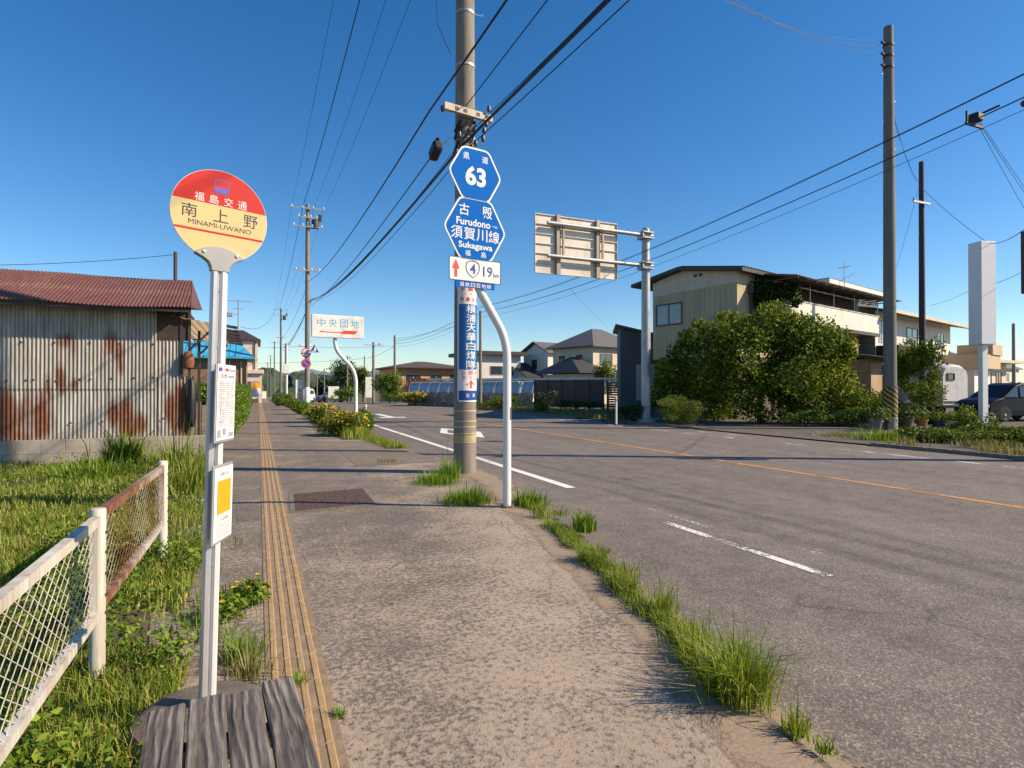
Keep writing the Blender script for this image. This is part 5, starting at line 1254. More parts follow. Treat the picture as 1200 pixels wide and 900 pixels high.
cable('dark cable passing the left end of the big pole crossarm', [B_(.2, 11.6), A_(.1, 9.7), tuple(cw(503, 129, 10.2)), (tuple(cw(503, 129, 10.2))[0] + .15, -27, 6.5)], .020, .5)
c1 = cw(543, 168, 10.25)
for i, (dx, dz, r_) in enumerate(((0, 0, .030), (.05, .05, .016), (-.05, -.04, .016), (.09, -.05, .010), (.02, .12, .008))):
    cable('black bundled cables climbing from the big pole to the top of the photo', [B_(.3, 9.9), A_(.25 + dx, 8.25 + dz), (c1.x + dx, c1.y, c1.z + dz), (3.75 + dx * 2, -27, c1.z + dz + .2)], r_, .55 + .05 * i)
c2 = cw(545, 124, 10.3)
cable('single thin wire rising from the big pole just above its crossarm', [tuple(c2), (3.55, -27, 7.1)], .011, .3)
cable('long thin wire sagging from the closure box to the transformer pole', [A_(-.1, 7.6), tuple(cc), tuple(cw(528, 160, 10.1))], .014, .45)
cable('pale drop wire curling beside the top of the big pole', [tuple(cw(510, -30, 9.8)), tuple(cw(512, 25, 9.8)), tuple(cw(528, 62, 10.2))], .008, 1.2)
Q1 = Vector((q1.x, q1.y, 0))
def nr(dx, h): return (15.3 + dx, 7.2, h)
def bk(dx, h): return (15.4 + dx, -25, h)
for dx, h0, h1_, r_, lb in ((0, 7.45, 7.85, .021, 'thick black cable along the right side of the road, lowest of three'), (.0, 7.8, 8.35, .017, 'upper dark cable along the right side of the road'), (.1, 7.9, 8.42, .010, 'thin wire just above the upper right road cable'), (.05, 7.05, 7.6, .010, 'faint lowest wire under the right road cables')):
    zq = EYE + (HY - {7.45: 366, 7.8: 360, 7.9: 359, 7.05: 372}[h0]) / 690 * 43.5
    cable(lb, [(q3.x, q3.y, HQ3 - .6 - (7.9 - h0) * .8), (q1.x, q1.y - .1, zq), nr(dx, h1_), bk(dx, h1_ + .1)], r_, .75)
nd = cw(1144, 138, 16.0)
b = MB(); b.box((-.14, -.16, -.10), (.14, .16, .12), cut=.03); b.box((-.4, -.03, -.22), (.4, .03, -.16)); b.tube([(-.35, 0, -.2), (-.35, 0, .15)], .03, 6); b.tube([(.1, 0, .1), (.55, -.3, .33)], .03, 6)
o = b.build('cable_closure', M_black); o.location = nd; tag(o, 'black cable junction hanging on the right road cables near the upper right corner', 'cable box')
for i, dx in enumerate((0, 9, 12)):
    cable('thin drop wires falling from the right cable junction to the houses', [tuple(nd + Vector((.1 * i, 0, 0))), tuple(cw(1212 + dx, 262 - dx, 21))], .009, .2)
cable('thin wire from striped pole down to the second dark pole', [(Rp.x, Rp.y, EYE + (HY - 118) / 690 * 22), tuple(cw(1078, 214, 31))], .010, 1.2); cable('second thin wire from striped pole down to the dark pole', [(Rp.x, Rp.y, EYE + (HY - 108) / 690 * 22), tuple(cw(1076, 212, 31))], .010, 1.6)
cable('wire from the dark pole arm down to the white sign pillar', [tuple(cw(1084, 222, 31)), tuple(cw(1158, 284, 24)), tuple(cw(1210, 262, 13.2))], .014, .5)
for k, (px, py) in enumerate(((1030, 45), (1030, 52), (1030, 60))):
    cable('three thin high wires running left from the top of the striped pole', [tuple(cw(px + 3, py, 22)), tuple(cw(840 + 18 * k - 60, -40 + 3 * k, 14))], .008, 1.5)
cable('wire from the house gable up to the dark pole', [tuple(cw(1046, 330, 38)), tuple(cw(1077, 222, 31))], .010, .5)
cable('wire from the far slim poles to the white sign pillar', [tuple(cw(1090, 358, 45)), tuple(cw(1138, 340, 33)), tuple(cw(1200, 318, 22))], .014, .3)
cable('thin wire hanging from the left edge to the pole behind the shed', [(PSHED.x, PSHED.y, PSHED.z), tuple(cw(-60, 311, 15))], .010, .6)
for y1_, lb in ((406, 'level wire crossing far over the road, upper'), (424, 'level wire crossing far over the road, lower')):
    cable(lb, [tuple(cw(283, y1_ + 1, 74)), tuple(cw(362, y1_, 70)), (q2.x, q2.y, HQ2 - .5 - (y1_ - 406) * .06), (q3.x, q3.y, HQ3 - 1.2)], .018, .35)
cable('sagging wire from the television mast to the row of poles', [tuple(cw(282, 383, 41)), tuple(cw(327, 352, 99))], .022, 1.0)
cable('wire from the slim poles to the big pole side of the road', [(q3.x, q3.y, HQ3 - .4), tuple(cw(530, 383, 52)), (q1.x, q1.y, HQ - .3)], .016, .3)
cable('thin wire dropping to the grey tiled house roof', [tuple(cw(668, 338, 36)), tuple(cw(712, 383, 58))], .010, .2)

# ================================================================== SMALL SIGNS NEAR THE TRANSFORMER POLE
def facing(name, label, px, py, z, builder, azd=86, group=None):
    p = cw(px, py, z); t = thing(name, label, 'road sign', p, az(azd), group); builder(t); return t
zA = 44.4
def disc_sign(inner, txt=None, bar=False):
    def f(t):
        r = .36
        circ = lambda rr_: [(rr_ * math.cos(a_), rr_ * math.sin(a_)) for a_ in np.linspace(0, 2 * math.pi, 33)[:-1]]
        b = MB(); b.prism(circ(r), -.02, .01); b.box((-.06, .011, -.05), (.06, .12, .05)); d = b.build('plate', M_redink, t)
        b = MB(); flat(b, circ(r * .76), -.024, 0); 
        if bar: b.add([(-.20 - .04, -.027, .20 - .04), (-.20 + .04, -.027, .20 + .04), (.20 + .04, -.027, -.20 + .04), (.20 - .04, -.027, -.20 - .04)], [(3, 2, 1, 0)], 1)
        if txt: b.tfit(txt, None, .28, 0, 0, -.028, 1, .0)
        b.build('face', [inner, M_dblue if txt else M_redink], t)
    return f
facing('limit_sign', 'round white sign with red rim and dark number on the transformer pole', 358.5, 413.5, zA, disc_sign(M_wwhite, '16'))
facing('no_parking_sign', 'round blue sign with red rim and slash below the white round sign', 358.5, 426, zA, disc_sign(M_blue, None, True))
def tri(t):
    b = MB(); P = [(-.40, -.33), (.40, -.33), (0, .42)]; b.prism(P, -.02, .01); b.box((-.55, .012, -.1), (0, .05, -.05)); d = b.build('plate', M_wwhite, t)
    b = MB(); flat(b, [(x * .82, z * .82 - .01) for x, z in P], -.024, 0)
    # walking figure on stripes
    flat(b, [(.02, -.22), (.10, -.22), (.14, -.04), (.10, .06), (.02, .06), (-.04, -.06)], -.027, 1); flat(b, [(-.03 + .05 * math.cos(a_), .13 + .05 * math.sin(a_)) for a_ in np.linspace(0, 6.283, 13)[:-1]], -.027, 1, 0, .08)
    for k in range(3): flat(b, [(-.22 + k * .09, -.26), (-.16 + k * .09, -.26), (-.12 + k * .09, -.16), (-.18 + k * .09, -.16)], -.027, 1)
    b.build('face', [M_dblue, M_wwhite], d)
facing('crossing_sign', 'small blue triangular crossing sign beside the transformer pole', 368.3, 408.5, zA, tri)
# vertical banner sign at the verge
p = gp(351, 478); t = thing('upright_sign', 'upright white board with red writing in the verge beside the transformer pole', 'sign', (p.x, p.y, 0), az(84))
b = MB(); b.box((-.30, -.05, .25), (.30, .03, 2.15), cut=.02); bd = b.build('board', M_wwhite, t)
b = MB()
for x in (-.22, .16): b.box((x, -.02, -.1), (x + .05, .02, .249))
b.build('leg', M_white, t)
b = MB()
for i, ch in enumerate('安全運転'): b.tfit(ch, .30, .26, .03, 1.32 - i * .30, -.053, 0, .02)
b.build('lettering', M_redink, bd)
# delineators
def delin(px, py, label, h=.85):
    p = gp(px, py); t = thing('delineator_post', label, 'post', (p.x, p.y, -.05), 0, 'slim white roadside posts')
    b = MB(); b.lathe([(.045, 0), (.045, h - .01), (.03, h)], 12); b.build('post', M_white, t, smooth=True)
    b = MB(); b.lathe([(.047, h - .20), (.047, h - .08)], 12); b.build('reflector_band', M_galv, t, smooth=True); b = MB(); b.lathe([(.075, 0), (.07, .03), (.05, .05)], 12); b.build('foot', M_dsteel, t)
delin(428.5, 503, 'white roadside post between the yellow flower bush and the road', .95); delin(722, 497, 'white roadside post by the slat fence near the overhead sign post', 1.2)
# traffic signal arm
p = cw(336, 455, 76); p.z = float(gz(p.y)); t = thing('traffic_signal', 'far traffic signal with long white arm above the pavement end', 'traffic light', p, az(90))
H = EYE + (HY - 405) / 690 * 76 - p.z
b = MB(); b.tube([(0, 0, -.5), (0, 0, H + .3)], [.13, .10], 12); b.build('post', M_whitew, t, smooth=True)
b = MB(); b.tube([(0, 0, H), (3.4, 0, H + .1)], .06, 10); a_ = b.build('arm', M_white, t, smooth=True)
b = MB(); b.box((1.6, -.15, H - .10), (2.9, .1, H + .28), cut=.05); hd = b.build('lamp_housing', M_whitew, a_)
b = MB(); b.box((-.45, -.25, H - 3.6), (.35, .2, H - 2.4), cut=.03); b.build('control_box', M_whitew, t)
b = MB()
for k in range(12): b.box((.15 + k * .28, -.1, 2.9 - k * .25), (.38 + k * .28, .1, 2.96 - k * .25))
b.tube([(.1, -.1, 3.8), (3.4, -.1, .8)], .05, 6); b.tube([(.1, -.1, 3.3), (3.4, -.1, .3)], .05, 6)
# far roadside clutter: banner flag by the hedge end and low boards
p = gp(300.5, 478); t = thing('banner_flag', 'white and orange banner on a thin pole at the far end of the hedge', 'banner', (p.x, p.y, 0), az(92))
b = MB(); b.tube([(-.32, 0, -.1), (-.32, 0, 2.1)], .02, 6); b.tube([(-.32, 0, 1.95), (.3, 0, 1.95)], .012, 5); b.build('pole', M_white, t)
b = MB(); n = 10; vs = [(x, .03 * math.sin(x * 8 + z * 3), z) for z in np.linspace(.7, 1.93, n) for x in np.linspace(-.30, .28, 8)]
b.add(vs, [(j * 8 + i, j * 8 + i + 1, j * 8 + 9 + i, j * 8 + 8 + i) for j in range(n - 1) for i in range(7)]); 
b.m = [1 if (k // 7) >= 6 else 0 for k in range(len(b.f))]; b.build('flag', [M_wwhite, M_orange], t)
for px, z, w_, h, lb in ((309, 72, .6, .9, 'small white board standing at the far pavement end'), (432, 63, .7, 2.2, 'upright white shop board by the green hedge across the road'), (391, 78, 1.4, 1.6, 'pale roadside board under the dark trees')):
    p = cw(px, 455, z); t = thing('roadside_board', lb, 'board', (p.x, p.y, float(gz(p.y))), az(88))
    b = MB(); b.box((-w_ / 2, -.04, .5), (w_ / 2, .04, .5 + h), cut=.015); b.build('panel', M_whitew, t)
    b = MB(); b.box((-w_ / 2 + .03, -.03, -.5), (-w_ / 2 + .09, .03, .498)); b.box((w_ / 2 - .09, -.03, -.5), (w_ / 2 - .03, .03, .498)); b.build('leg', M_galv, t)

# ================================================================== STONE WALL, PANELS, SLAT FENCE (across the road)
def gw(px, py): p = gp(px, py); p.z = 0; return p
W0, W1, W2, W3 = gw(478, 474.0), gw(624, 478.3), gw(707, 479.2), gw(738, 480)
def along(p, q): d = q - p; return d.length, math.atan2(d.y, d.x)
def stonemat():
    m, nt, b = newmat('field_stone')
    tc = N(nt, 'ShaderNodeTexCoord'); v = N(nt, 'ShaderNodeTexVoronoi'); v.inputs['Scale'].default_value = 3.2; nt.links.new(tc.outputs['Object'], v.inputs['Vector'])
    e_ = N(nt, 'ShaderNodeTexVoronoi'); e_.feature = 'DISTANCE_TO_EDGE'; e_.inputs['Scale'].default_value = 3.2; nt.links.new(tc.outputs['Object'], e_.inputs['Vector'])
    sc = N(nt, 'ShaderNodeSeparateColor'); nt.links.new(v.outputs['Color'], sc.inputs[0])
    c = mixc(nt, 1., ramp(nt, sc.outputs[0], [(0, (.24, .18, .13)), (1, (.50, .38, .27))]), ramp(nt, e_.outputs[0], [(0, (.3, .3, .3)), (.06, (1, 1, 1))]), 'MULTIPLY')
    nt.links.new(c, b.inputs['Base Color']); b.inputs['Roughness'].default_value = .9; bump(nt, b, e_.outputs[0], .8, .08); return m
L, an_ = along(W0, W1)
b = MB(); n = 60; vs = []
for j, z in enumerate((-.4, .3, .8, 1.15)):
    for i in range(n + 1): vs.append((L * i / n, -.02 + .10 * z + random.uniform(-.03, .03), z + (random.uniform(-.05, .05) if j == 3 else 0)))
b.add(vs, [(j * (n + 1) + i, j * (n + 1) + i + 1, (j + 1) * (n + 1) + i + 1, (j + 1) * (n + 1) + i) for j in range(3) for i in range(n)])
b.add([(0, .05, 1.12), (L, .05, 1.12), (L, .6, 1.12), (0, .6, 1.12)], [(0, 1, 2, 3)])
o = b.build('stone_wall', stonemat()); o.location = W0; o.rotation_euler = (0, 0, an_); tag(o, 'rough brown stone retaining wall across the road under the glass panels', 'wall')
t = thing('panel_fence', 'row of tilted bluish clear panels on top of the stone wall', 'fence', W0, an_)
M_acryl = mat('bluish_panel', (.30, .38, .46), .25, .15, 2, spec=.6)
npn = 11
for k in range(npn):
    x0, x1 = L * (k + .06) / npn, L * (k + .90) / npn
    b = MB(); b.add([(x0, .10, 1.10), (x1, .10, 1.10), (x1, .28, 1.75), (x0, .28, 1.75), (x0, .48, 1.98), (x1, .48, 1.98), (x0, .14, 1.10), (x1, .14, 1.10), (x1, .32, 1.73), (x0, .32, 1.73), (x0, .50, 1.94), (x1, .50, 1.94)], [(0, 1, 2, 3), (3, 2, 5, 4), (9, 8, 7, 6), (10, 11, 8, 9), (0, 3, 9, 6), (3, 4, 10, 9), (2, 1, 7, 8), (5, 2, 8, 11), (4, 5, 11, 10)])
    b.build('panel', M_acryl, t)
for k in range(npn + 1):
    x = L * (k - .02) / npn; b = MB(); b.tube([(x, .08, 1.05), (x, .26, 1.78), (x, .47, 2.02)], .05, 6); b.build('post', M_white, t)
b = MB(); b.tube([(0, .47, 2.02), (L, .47, 2.02)], .04, 6); b.build('rail', M_white, t)
def slat_fence(label, name, p, q, H, m, pm, nposts, gap=.015, sl=.16):
    L, an_ = along(p, q); t = thing(name, label, 'fence', p, an_)
    for k in range(nposts - 1):
        x0, x1 = L * k / (nposts - 1) + .07, L * (k + 1) / (nposts - 1) - .07
        b = MB(); z = .12
        while z < H - .02: b.box((x0, -.02, z), (x1, .012, min(z + sl, H))); z += sl + gap
        b.box((x0, .014, .1), (x1, .03, H - .03)) if gap < .03 else None
        b.build('slat_panel', m, t)
    for k in range(nposts): x = L * k / (nposts - 1); b = MB(); b.box((x - .065, -.05, -.5), (x + .065, .06, H + .04)); b.build('post', pm, t)
    return t
M_slat = mat('brown_slat', (.125, .085, .065), .7, .18, 1.5); M_bslat = mat('black_slat', (.02, .019, .021), .5, .2)
slat_fence('brown horizontal board fence across the road in front of the grey tiled house', 'board_fence', W1 + Vector((.2, .0, 0)), W2, 2.12, M_slat, mat('brown_post', (.07, .05, .042), .6, .15), 6)
slat_fence('black slatted gate fence between the brown fence and dark grey house', 'slat_gate', W2 + Vector((.25, -.2, 0)), W3, 2.0, M_bslat, M_bslat, 3, .05, .12)
b = MB(); L2, an2 = along(W1, W2); b.box((-9, .3, 2.12), (L2 + 1.2, .42, 2.28)); 
for k in range(20): b.box((L2 - 1.8 + k * .16, .32, 1.6), (L2 - 1.72 + k * .16, .40, 2.118))
o = b.build('white_rail', M_whitew); o.location = W1; o.rotation_euler = (0, 0, an2); tag(o, 'long white coping rail showing above the brown board fence', 'rail')
# sign board with arches in front of the fence
p = gp(615.5, 477.5); t = thing('arch_signboard', 'small sign board with three grey arches before the stone wall end', 'sign', (p.x, p.y, 0), az(88))
zz = p.dot(Vector((ST, CT, 0))); u_ = zz / 690
b = MB(); b.box((-9 * u_, -.05, .55), (9 * u_, .03, EYE + 8 * u_), cut=.02); bd = b.build('board', mat('pale_blue_board', (.44, .50, .56), .5, .08, 3), t)
b = MB(); 
for x in (-8 * u_, 7.5 * u_): b.box((x, -.03, -.3), (x + .09, .02, .549))
b.build('leg', M_galv, t)
b = MB()
for k in range(3):
    cx_ = (-5.4 + 5.4 * k) * u_; o_ = [(cx_ + 2.5 * u_ * math.cos(a_), 1.35 + .42 * math.sin(a_)) for a_ in np.linspace(0, math.pi, 11)]; i_ = [(cx_ + 1.7 * u_ * math.cos(a_), 1.35 + .28 * math.sin(a_)) for a_ in np.linspace(0, math.pi, 11)]
    vs = [(x, -.053, z) for x, z in o_ + i_]; b.add(vs, [(i, i + 1, 12 + i, 11 + i) for i in range(10)], 0); flat(b, [(cx_ - 2.5 * u_, 1.08), (cx_ - 1.7 * u_, 1.08), (cx_ - 1.7 * u_, 1.35), (cx_ - 2.5 * u_, 1.35)], -.053, 0); flat(b, [(cx_ + 1.7 * u_, 1.08), (cx_ + 2.5 * u_, 1.08), (cx_ + 2.5 * u_, 1.35), (cx_ + 1.7 * u_, 1.35)], -.053, 0)
for k in range(8): flat(b, [(-.13, -.1), (.08, -.1), (.13, .08), (-.08, .1)], -.053, 0, .82, (-5.6 + 1.6 * k) * u_)
b.build('picture', M_dblue, bd)
# wooden planks wall left of blue house / dark fence seen through the pole gap
b = MB()
for k in range(7): b.box((k * .16, -.02, 0), (k * .16 + .14, .02, 1.05 + .05 * math.sin(k * 2.1)))
for z in (.3, .8): b.box((0, .021, z), (1.1, .06, z + .08))
p = cw(222, 455, 17); o = b.build('stake_fence', mat('grey_stakes', (.23, .19, .15), .85, .25, 6)); o.location = (p.x, p.y, 0); tag(o, 'low grey wooden stake fence behind the shed corner', 'fence')

# ================================================================== WHITE SIGN PILLAR (right)
p = cw(1152, 455, 23); p.z = 0; M_pillar = mat('pillar_white', (.80, .79, .77), .5, .04, 2)
t = thing('sign_pillar', 'tall blank white box sign on a single post near the right edge', 'sign', p, az(104))
zt = EYE + (HY - 284) / 690 * 23; zb = EYE + (HY - 404) / 690 * 23
b = MB(); b.box((-.34, -.26, zb), (.34, .30, zt), cut=.02); b.build('box', M_pillar, t)
b = MB(); b.box((-.13, -.10, -.2), (.13, .10, zb - .003), cut=.015); po = b.build('post', M_pillar, t)
b = MB()
for z in (zt - .9, zb + .6, zb + 1.7): b.box((.341, -.03, z), (.41, .03, z + .06))
b.build('hinge', M_galv, t)

# ================================================================== VEHICLES
M_carblue = mat('dark_blue_car_paint', (.007, .009, .018), .4, .1, 1, spec=.12); M_tyre = mat('tyre_rubber', (.018, .018, .018), .8, .2); M_rim = mat('wheel_rim', (.45, .45, .46), .35, .1, metal=.7)
def wheel(par, x, y, r, wdt):
    b = MB(); b.lathe([(r * .6, 0), (r * .93, 0), (r, wdt * .2), (r, wdt * .8), (r * .93, wdt), (r * .6, wdt)], 24); b.v = [(x + v[0], y + v[2], r + v[1]) for v in b.v]; wl = b.build('wheel', M_tyre, par, smooth=True)
    b = MB(); b.lathe([(.02, -.012), (r * .18, -.012), (r * .22, .01), (r * .55, .012), (r * .60, -.004), (r * .62, .02)], 20); b.v = [(x + v[0], y + v[2], r + v[1]) for v in b.v]; b.build('rim', M_rim, wl, smooth=True)
def car(name, label, loc, rz, prof, win, L, Wd, paint, wheels, r=.32, lamp=True):
    "prof: body outline in x,z (nose at x=0); win: glass outline of the side"
    t = thing(name, label, name.split('_')[-1] if name != 'minivan' else 'car', loc, rz)
    b = MB(); n = len(prof); zs = [z for _, z in prof]; zm = max(zs)
    vs = []
    for k, (yy, tuck) in enumerate(((0, .10), (.07, .02), (.16, 0), (Wd - .16, 0), (Wd - .07, .02), (Wd, .10))):
        for x, z in prof:
            in_ = .16 * max(0, (z - .95) / (zm - .95)) if z > .95 else 0
            y = yy + (in_ if k < 3 else -in_); c = Vector((L / 2, 0, .8)); p_ = Vector((x, 0, z)); q = c + (p_ - c) * (1 - tuck * .35); vs.append((q.x, y, q.z))
    fs = [(k * n + i, (k + 1) * n + i, (k + 1) * n + (i + 1) % n, k * n + (i + 1) % n) for k in range(5) for i in range(n)] + [tuple(range(n)), tuple(range(6 * n - 1, 5 * n - 1, -1))]
    b.add(vs, fs); b.build('body', paint, t, bevel=.03)
    for poly in win:
        b = MB(); zz_ = lambda z: .16 * max(0, (z - .95) / (zm - .95))
        b.add([(x, -.006 + zz_(z) + .01 - .004, z) for x, z in poly], [tuple(range(len(poly)))]); b.build('side_window', M_glass, t)
    for x in wheels:
        for y in (-.015, Wd - .185): wheel(t, x, y, r, .20)
        b = MB(); b.add([(x + (r + .07) * math.cos(a_), -.004, r + (r + .07) * math.sin(a_)) for a_ in np.linspace(-.3, math.pi + .3, 17)], [tuple(range(17))]); b.build('wheel_arch', M_black, t)
    if lamp:
        for y in (.02, Wd - .34): b = MB(); b.box((.02, y, .62), (.20, y + .32, .80), cut=.04); b.build('headlight', M_wwhite, t)
    return t
prof = [(0.05, .25), (.0, .50), (.05, .80), (.35, .98), (.85, 1.10), (1.75, 1.68), (2.1, 1.78), (4.1, 1.80), (4.45, 1.72), (4.65, 1.05), (4.70, .5), (4.62, .25)]
win = [[(1.05, 1.12), (1.75, 1.14), (1.78, 1.60), (1.70, 1.58)], [(1.88, 1.14), (2.85, 1.14), (2.85, 1.65), (1.95, 1.64)], [(2.95, 1.14), (4.2, 1.14), (4.15, 1.62), (2.95, 1.65)]]
p = cw(1158, 455, 26.5); car('minivan', 'dark blue minivan parked nose left at the right edge', (p.x, p.y, -.03), az(101), prof, win, 4.7, 1.72, M_carblue, (.95, 3.75))
prof2 = [(0.03, .25), (.0, .55), (.04, .95), (.25, 1.10), (.60, 1.60), (.85, 1.70), (2.6, 1.74), (3.25, 1.68), (3.35, 1.0), (3.38, .5), (3.32, .25)]
win2 = [[(.45, 1.08), (1.3, 1.08), (1.3, 1.56), (.72, 1.54)], [(1.42, 1.08), (3.0, 1.08), (2.95, 1.56), (1.42, 1.57)]]
p = cw(1178, 455, 36); car('small_car', 'small white car standing behind the dark blue minivan', (p.x, p.y, -.0), az(96), prof2, win2, 3.4, 1.5, M_white, (.65, 2.75))
p = cw(361, 455, 74); car('white_van', 'small white van far down the road beside the upright sign', (p.x, p.y, float(gz(p.y)) - .05), az(20), prof2, win2, 3.4, 1.5, M_white, (.65, 2.75))
p = cw(377, 455, 78); car('grey_car', 'small dark grey car far down the road right of the white van', (p.x, p.y, float(gz(p.y)) - .05), az(60), [(0.03, .25), (.0, .5), (.1, .85), (1.0, .98), (1.6, 1.40), (2.8, 1.44), (3.5, 1.02), (4.0, .95), (4.05, .5), (4.0, .25)], [[(1.15, .98), (2.2, .98), (2.2, 1.36), (1.65, 1.35)]], 4.05, 1.6, mat('grey_car_paint', (.10, .10, .11), .3, .1, coat=.6), (.75, 3.2))
# white camper seen from its end
p = cw(1104, 455, 33); t = thing('camper', 'old white camper trailer with rounded roof and small dark end window', 'camper', (p.x, p.y, 0), az(98))
cw_ = 1.95; cl_ = 4.2
o_ = [(0, .55), (0, 2.3), (.10, 2.62), (.35, 2.80), (.9, 2.88), (1.05, 2.88), (cw_ - .35, 2.80), (cw_ - .10, 2.62), (cw_, 2.3), (cw_, .55)]
b = MB(); n = len(o_)
vs = []
for y, k in ((0, .93), (.25, 1.0), (cl_ - .3, 1.0), (cl_, .92)):
    for x, z in o_: vs.append((cw_ / 2 + (x - cw_ / 2) * k, y, .55 + (z - .55) * k))
b.add(vs, [(j * n + i, (j + 1) * n + i, (j + 1) * n + (i + 1) % n, j * n + (i + 1) % n)[::-1] for j in range(3) for i in range(n)] + [tuple(range(n))[::-1], tuple(range(3 * n, 4 * n))])
b.build('body', mat('grubby_white_panel', (.62, .60, .57), .5, .08, 3, grime=(.40, .37, .33)), t, smooth=True)
window(t, Matrix.Identity(4), .35, 1.95, .55, .40, M_black, M_glass, 0); window(t, face_M('right', cw_, cl_), 1.0, 1.5, 1.1, .7, M_silver, M_glass, 1)
b = MB(); b.box((.5, .8, 2.82), (1.3, 1.5, 3.0), cut=.04); b.build('roof_vent', M_white, t)
b = MB(); b.box((.1, .1, .42), (cw_ - .1, cl_ - .1, .548)); b.box((.02, -.05, .70), (1.5, .06, .78)); b.build('chassis', M_dsteel, t)
for y in (1.6, 2.4):
    for x in (.02, cw_ - .2):
        b = MB(); b.lathe([(.18, 0), (.30, .01), (.33, .05), (.33, .15), (.30, .18), (.18, .18)], 18); b.v = [(x + v[2], y + v[0], .30 + v[1]) for v in b.v]; b.build('wheel', M_tyre, t, smooth=True)

# ================================================================== PLANT POTS
cols = [('terracotta flower pot', (.36, .13, .07), 1080, 22.3, .20), ('brown glazed plant pot', (.12, .07, .05), 1062, 22.0, .22), ('dark blue plant pot', (.05, .06, .12), 1100, 22.4, .19), ('pale stone plant pot', (.40, .33, .27), 1115, 22.0, .18), ('grey bucket planter', (.15, .14, .14), 1026, 21.0, .23), ('black nursery pot', (.03, .03, .035), 1036, 21.6, .22), ('grey stone planter', (.22, .20, .18), 1132, 22.2, .24)]
for i, (lb, c, px, z, r) in enumerate(cols):
    p = cw(px, 455, z); t = thing('plant_pot', lb + ' in the row beside the striped pole', 'plant pot', (p.x, p.y, -.03), 0, 'plant pots by the striped pole')
    b = MB(); b.lathe([(r * .65, 0), (r * .95, r * 1.45), (r * 1.08, r * 1.45), (r * 1.08, r * 1.7), (r * .95, r * 1.7), (r * .9, r * 1.5)], 16); b.build('pot', mat('pot_%d_glaze' % i, c, .6, .15, 6), t, smooth=True)
    P, Nn = lobes([(0, 0, r * 2.6, r * 1.3, r * 1.3, r * 1.3)], 260, .1, 6); V, Fq, rn = leaves_geo(P, .09, Nn, .9); mesh_np('foliage', V, Fq, (M_weed, M_dark, M_bush)[i % 3], rn, t)

# ================================================================== VEGETATION
def ptbush(name, label, px, py, z, w_px, h_px, m, n, size, k=9, seed=1, group=None, cat='bush', depth=None, gap=.25, flowers=None, yb=None, trunk=None, freq=2.4, spread=.8, branches=3, asp=.55):
    "a clump whose base centre is at photo pixel px, depth z; w_px,h_px give its real size there"
    p = cw(px, 455, z); g = float(gz(p.y)); p.z = g if yb is None else yb
    rx = w_px / 690 * z / 2; H = h_px / 690 * z
    t = plant(name, label, cat, p, rlobes(0, 0, 0 if not trunk else trunk[0] * .6, rx, depth or rx * .9, H if not trunk else H - trunk[0] * .6, k, seed), n, size, m, group, gap, freq, trunk, spread, asp, flowers, branches)
    t.rotation_euler = (0, 0, -YAW); return t
# the big bush against the beige house
z_ = 26.0; u = z_ / 690
spec = [(802, 416, 20, 16), (806, 438, 26, 22), (800, 466, 22, 22), (838, 402, 26, 24), (845, 440, 44, 44), (838, 475, 45, 24), (880, 384, 36, 26), (870, 416, 42, 38), (905, 378, 34, 24), (925, 398, 38, 30), (950, 386, 28, 22), (915, 436, 48, 40), (945, 428, 38, 38), (975, 414, 22, 22), (974, 456, 24, 24), (900, 470, 48, 26), (945, 474, 40, 22), (960, 408, 30, 24), (975, 398, 18, 12)]
bp = cw(890, 455, z_); bp.z = 0
import random as _r
q_ = _r.Random(11)
for k in range(26):        # stray shoots round the outline
    px_ = q_.uniform(786, 990); top = np.interp(px_, [780, 800, 830, 865, 890, 925, 955, 980, 1000], [402, 396, 376, 362, 354, 358, 370, 392, 420]); spec.append((px_, top + q_.uniform(-5, 12), q_.uniform(4, 8), q_.uniform(5, 10)))
for k in range(12): spec.append((q_.choice([q_.uniform(772, 784), q_.uniform(985, 1000)]), q_.uniform(425, 478), q_.uniform(5, 9), q_.uniform(5, 8)))
lb = [((px - 890) * u, random.uniform(-.3, .4) + (1.9 if (py > 436 and px < 870) else 0) + (.5 if py < 385 else 0) - (.5 if px > 900 and py > 400 else 0), EYE + (HY - py) * u, rx * u, rx * u * .9, ry * u) for px, py, rx, ry in spec]
t = plant('big_bush', 'huge overgrown leafy bush covering the front of the beige house', 'bush', bp, lb, 58000, .165, M_bush, None, .52, 2.3, (3.2, .14), .75, .62, None, 12); t.rotation_euler = (0, 0, -YAW)
# ivy climbing to the eave
ip = cw(905, 455, 29.6); ip.z = 0; u = 29.6 / 690
lb = [((px - 905) * u, random.uniform(-.2, .5), EYE + (HY - py) * u, rx * u, .55, ry * u) for px, py, rx, ry in ((896, 340, 14, 18), (905, 352, 20, 20), (920, 342, 14, 12), (915, 365, 20, 14), (930, 352, 9, 10), (900, 330, 10, 10), (932, 338, 8, 8))]
t = plant('ivy', 'dark ivy climbing the house corner up to the eave above the bush', 'climbing plant', ip, lb, 5200, .17, M_ivy, None, .22, 3, None, .8, .7, None, 6, ); t.rotation_euler = (0, 0, -YAW)
sp0 = cw(797, 455, 24.3); sp0.z = 0; u = 24.3 / 690
t = plant('shrub', 'low spreading shrub at the foot of the overhead sign post', 'bush', sp0, [(x * u, random.uniform(-.3, .3), z * u, rx * u, .6, rz * u) for x, z, rx, rz in ((-16, 26, 12, 5), (-4, 30, 12, 5), (10, 24, 14, 5), (22, 18, 10, 4), (-8, 17, 15, 7), (8, 14, 15, 8), (0, 8, 18, 8), (16, 9, 12, 8), (-14, 10, 9, 6))], 7000, .09, M_yel, None, .3, 5, None, 1.1, .3, None, 5); t.rotation_euler = (0, 0, -YAW)
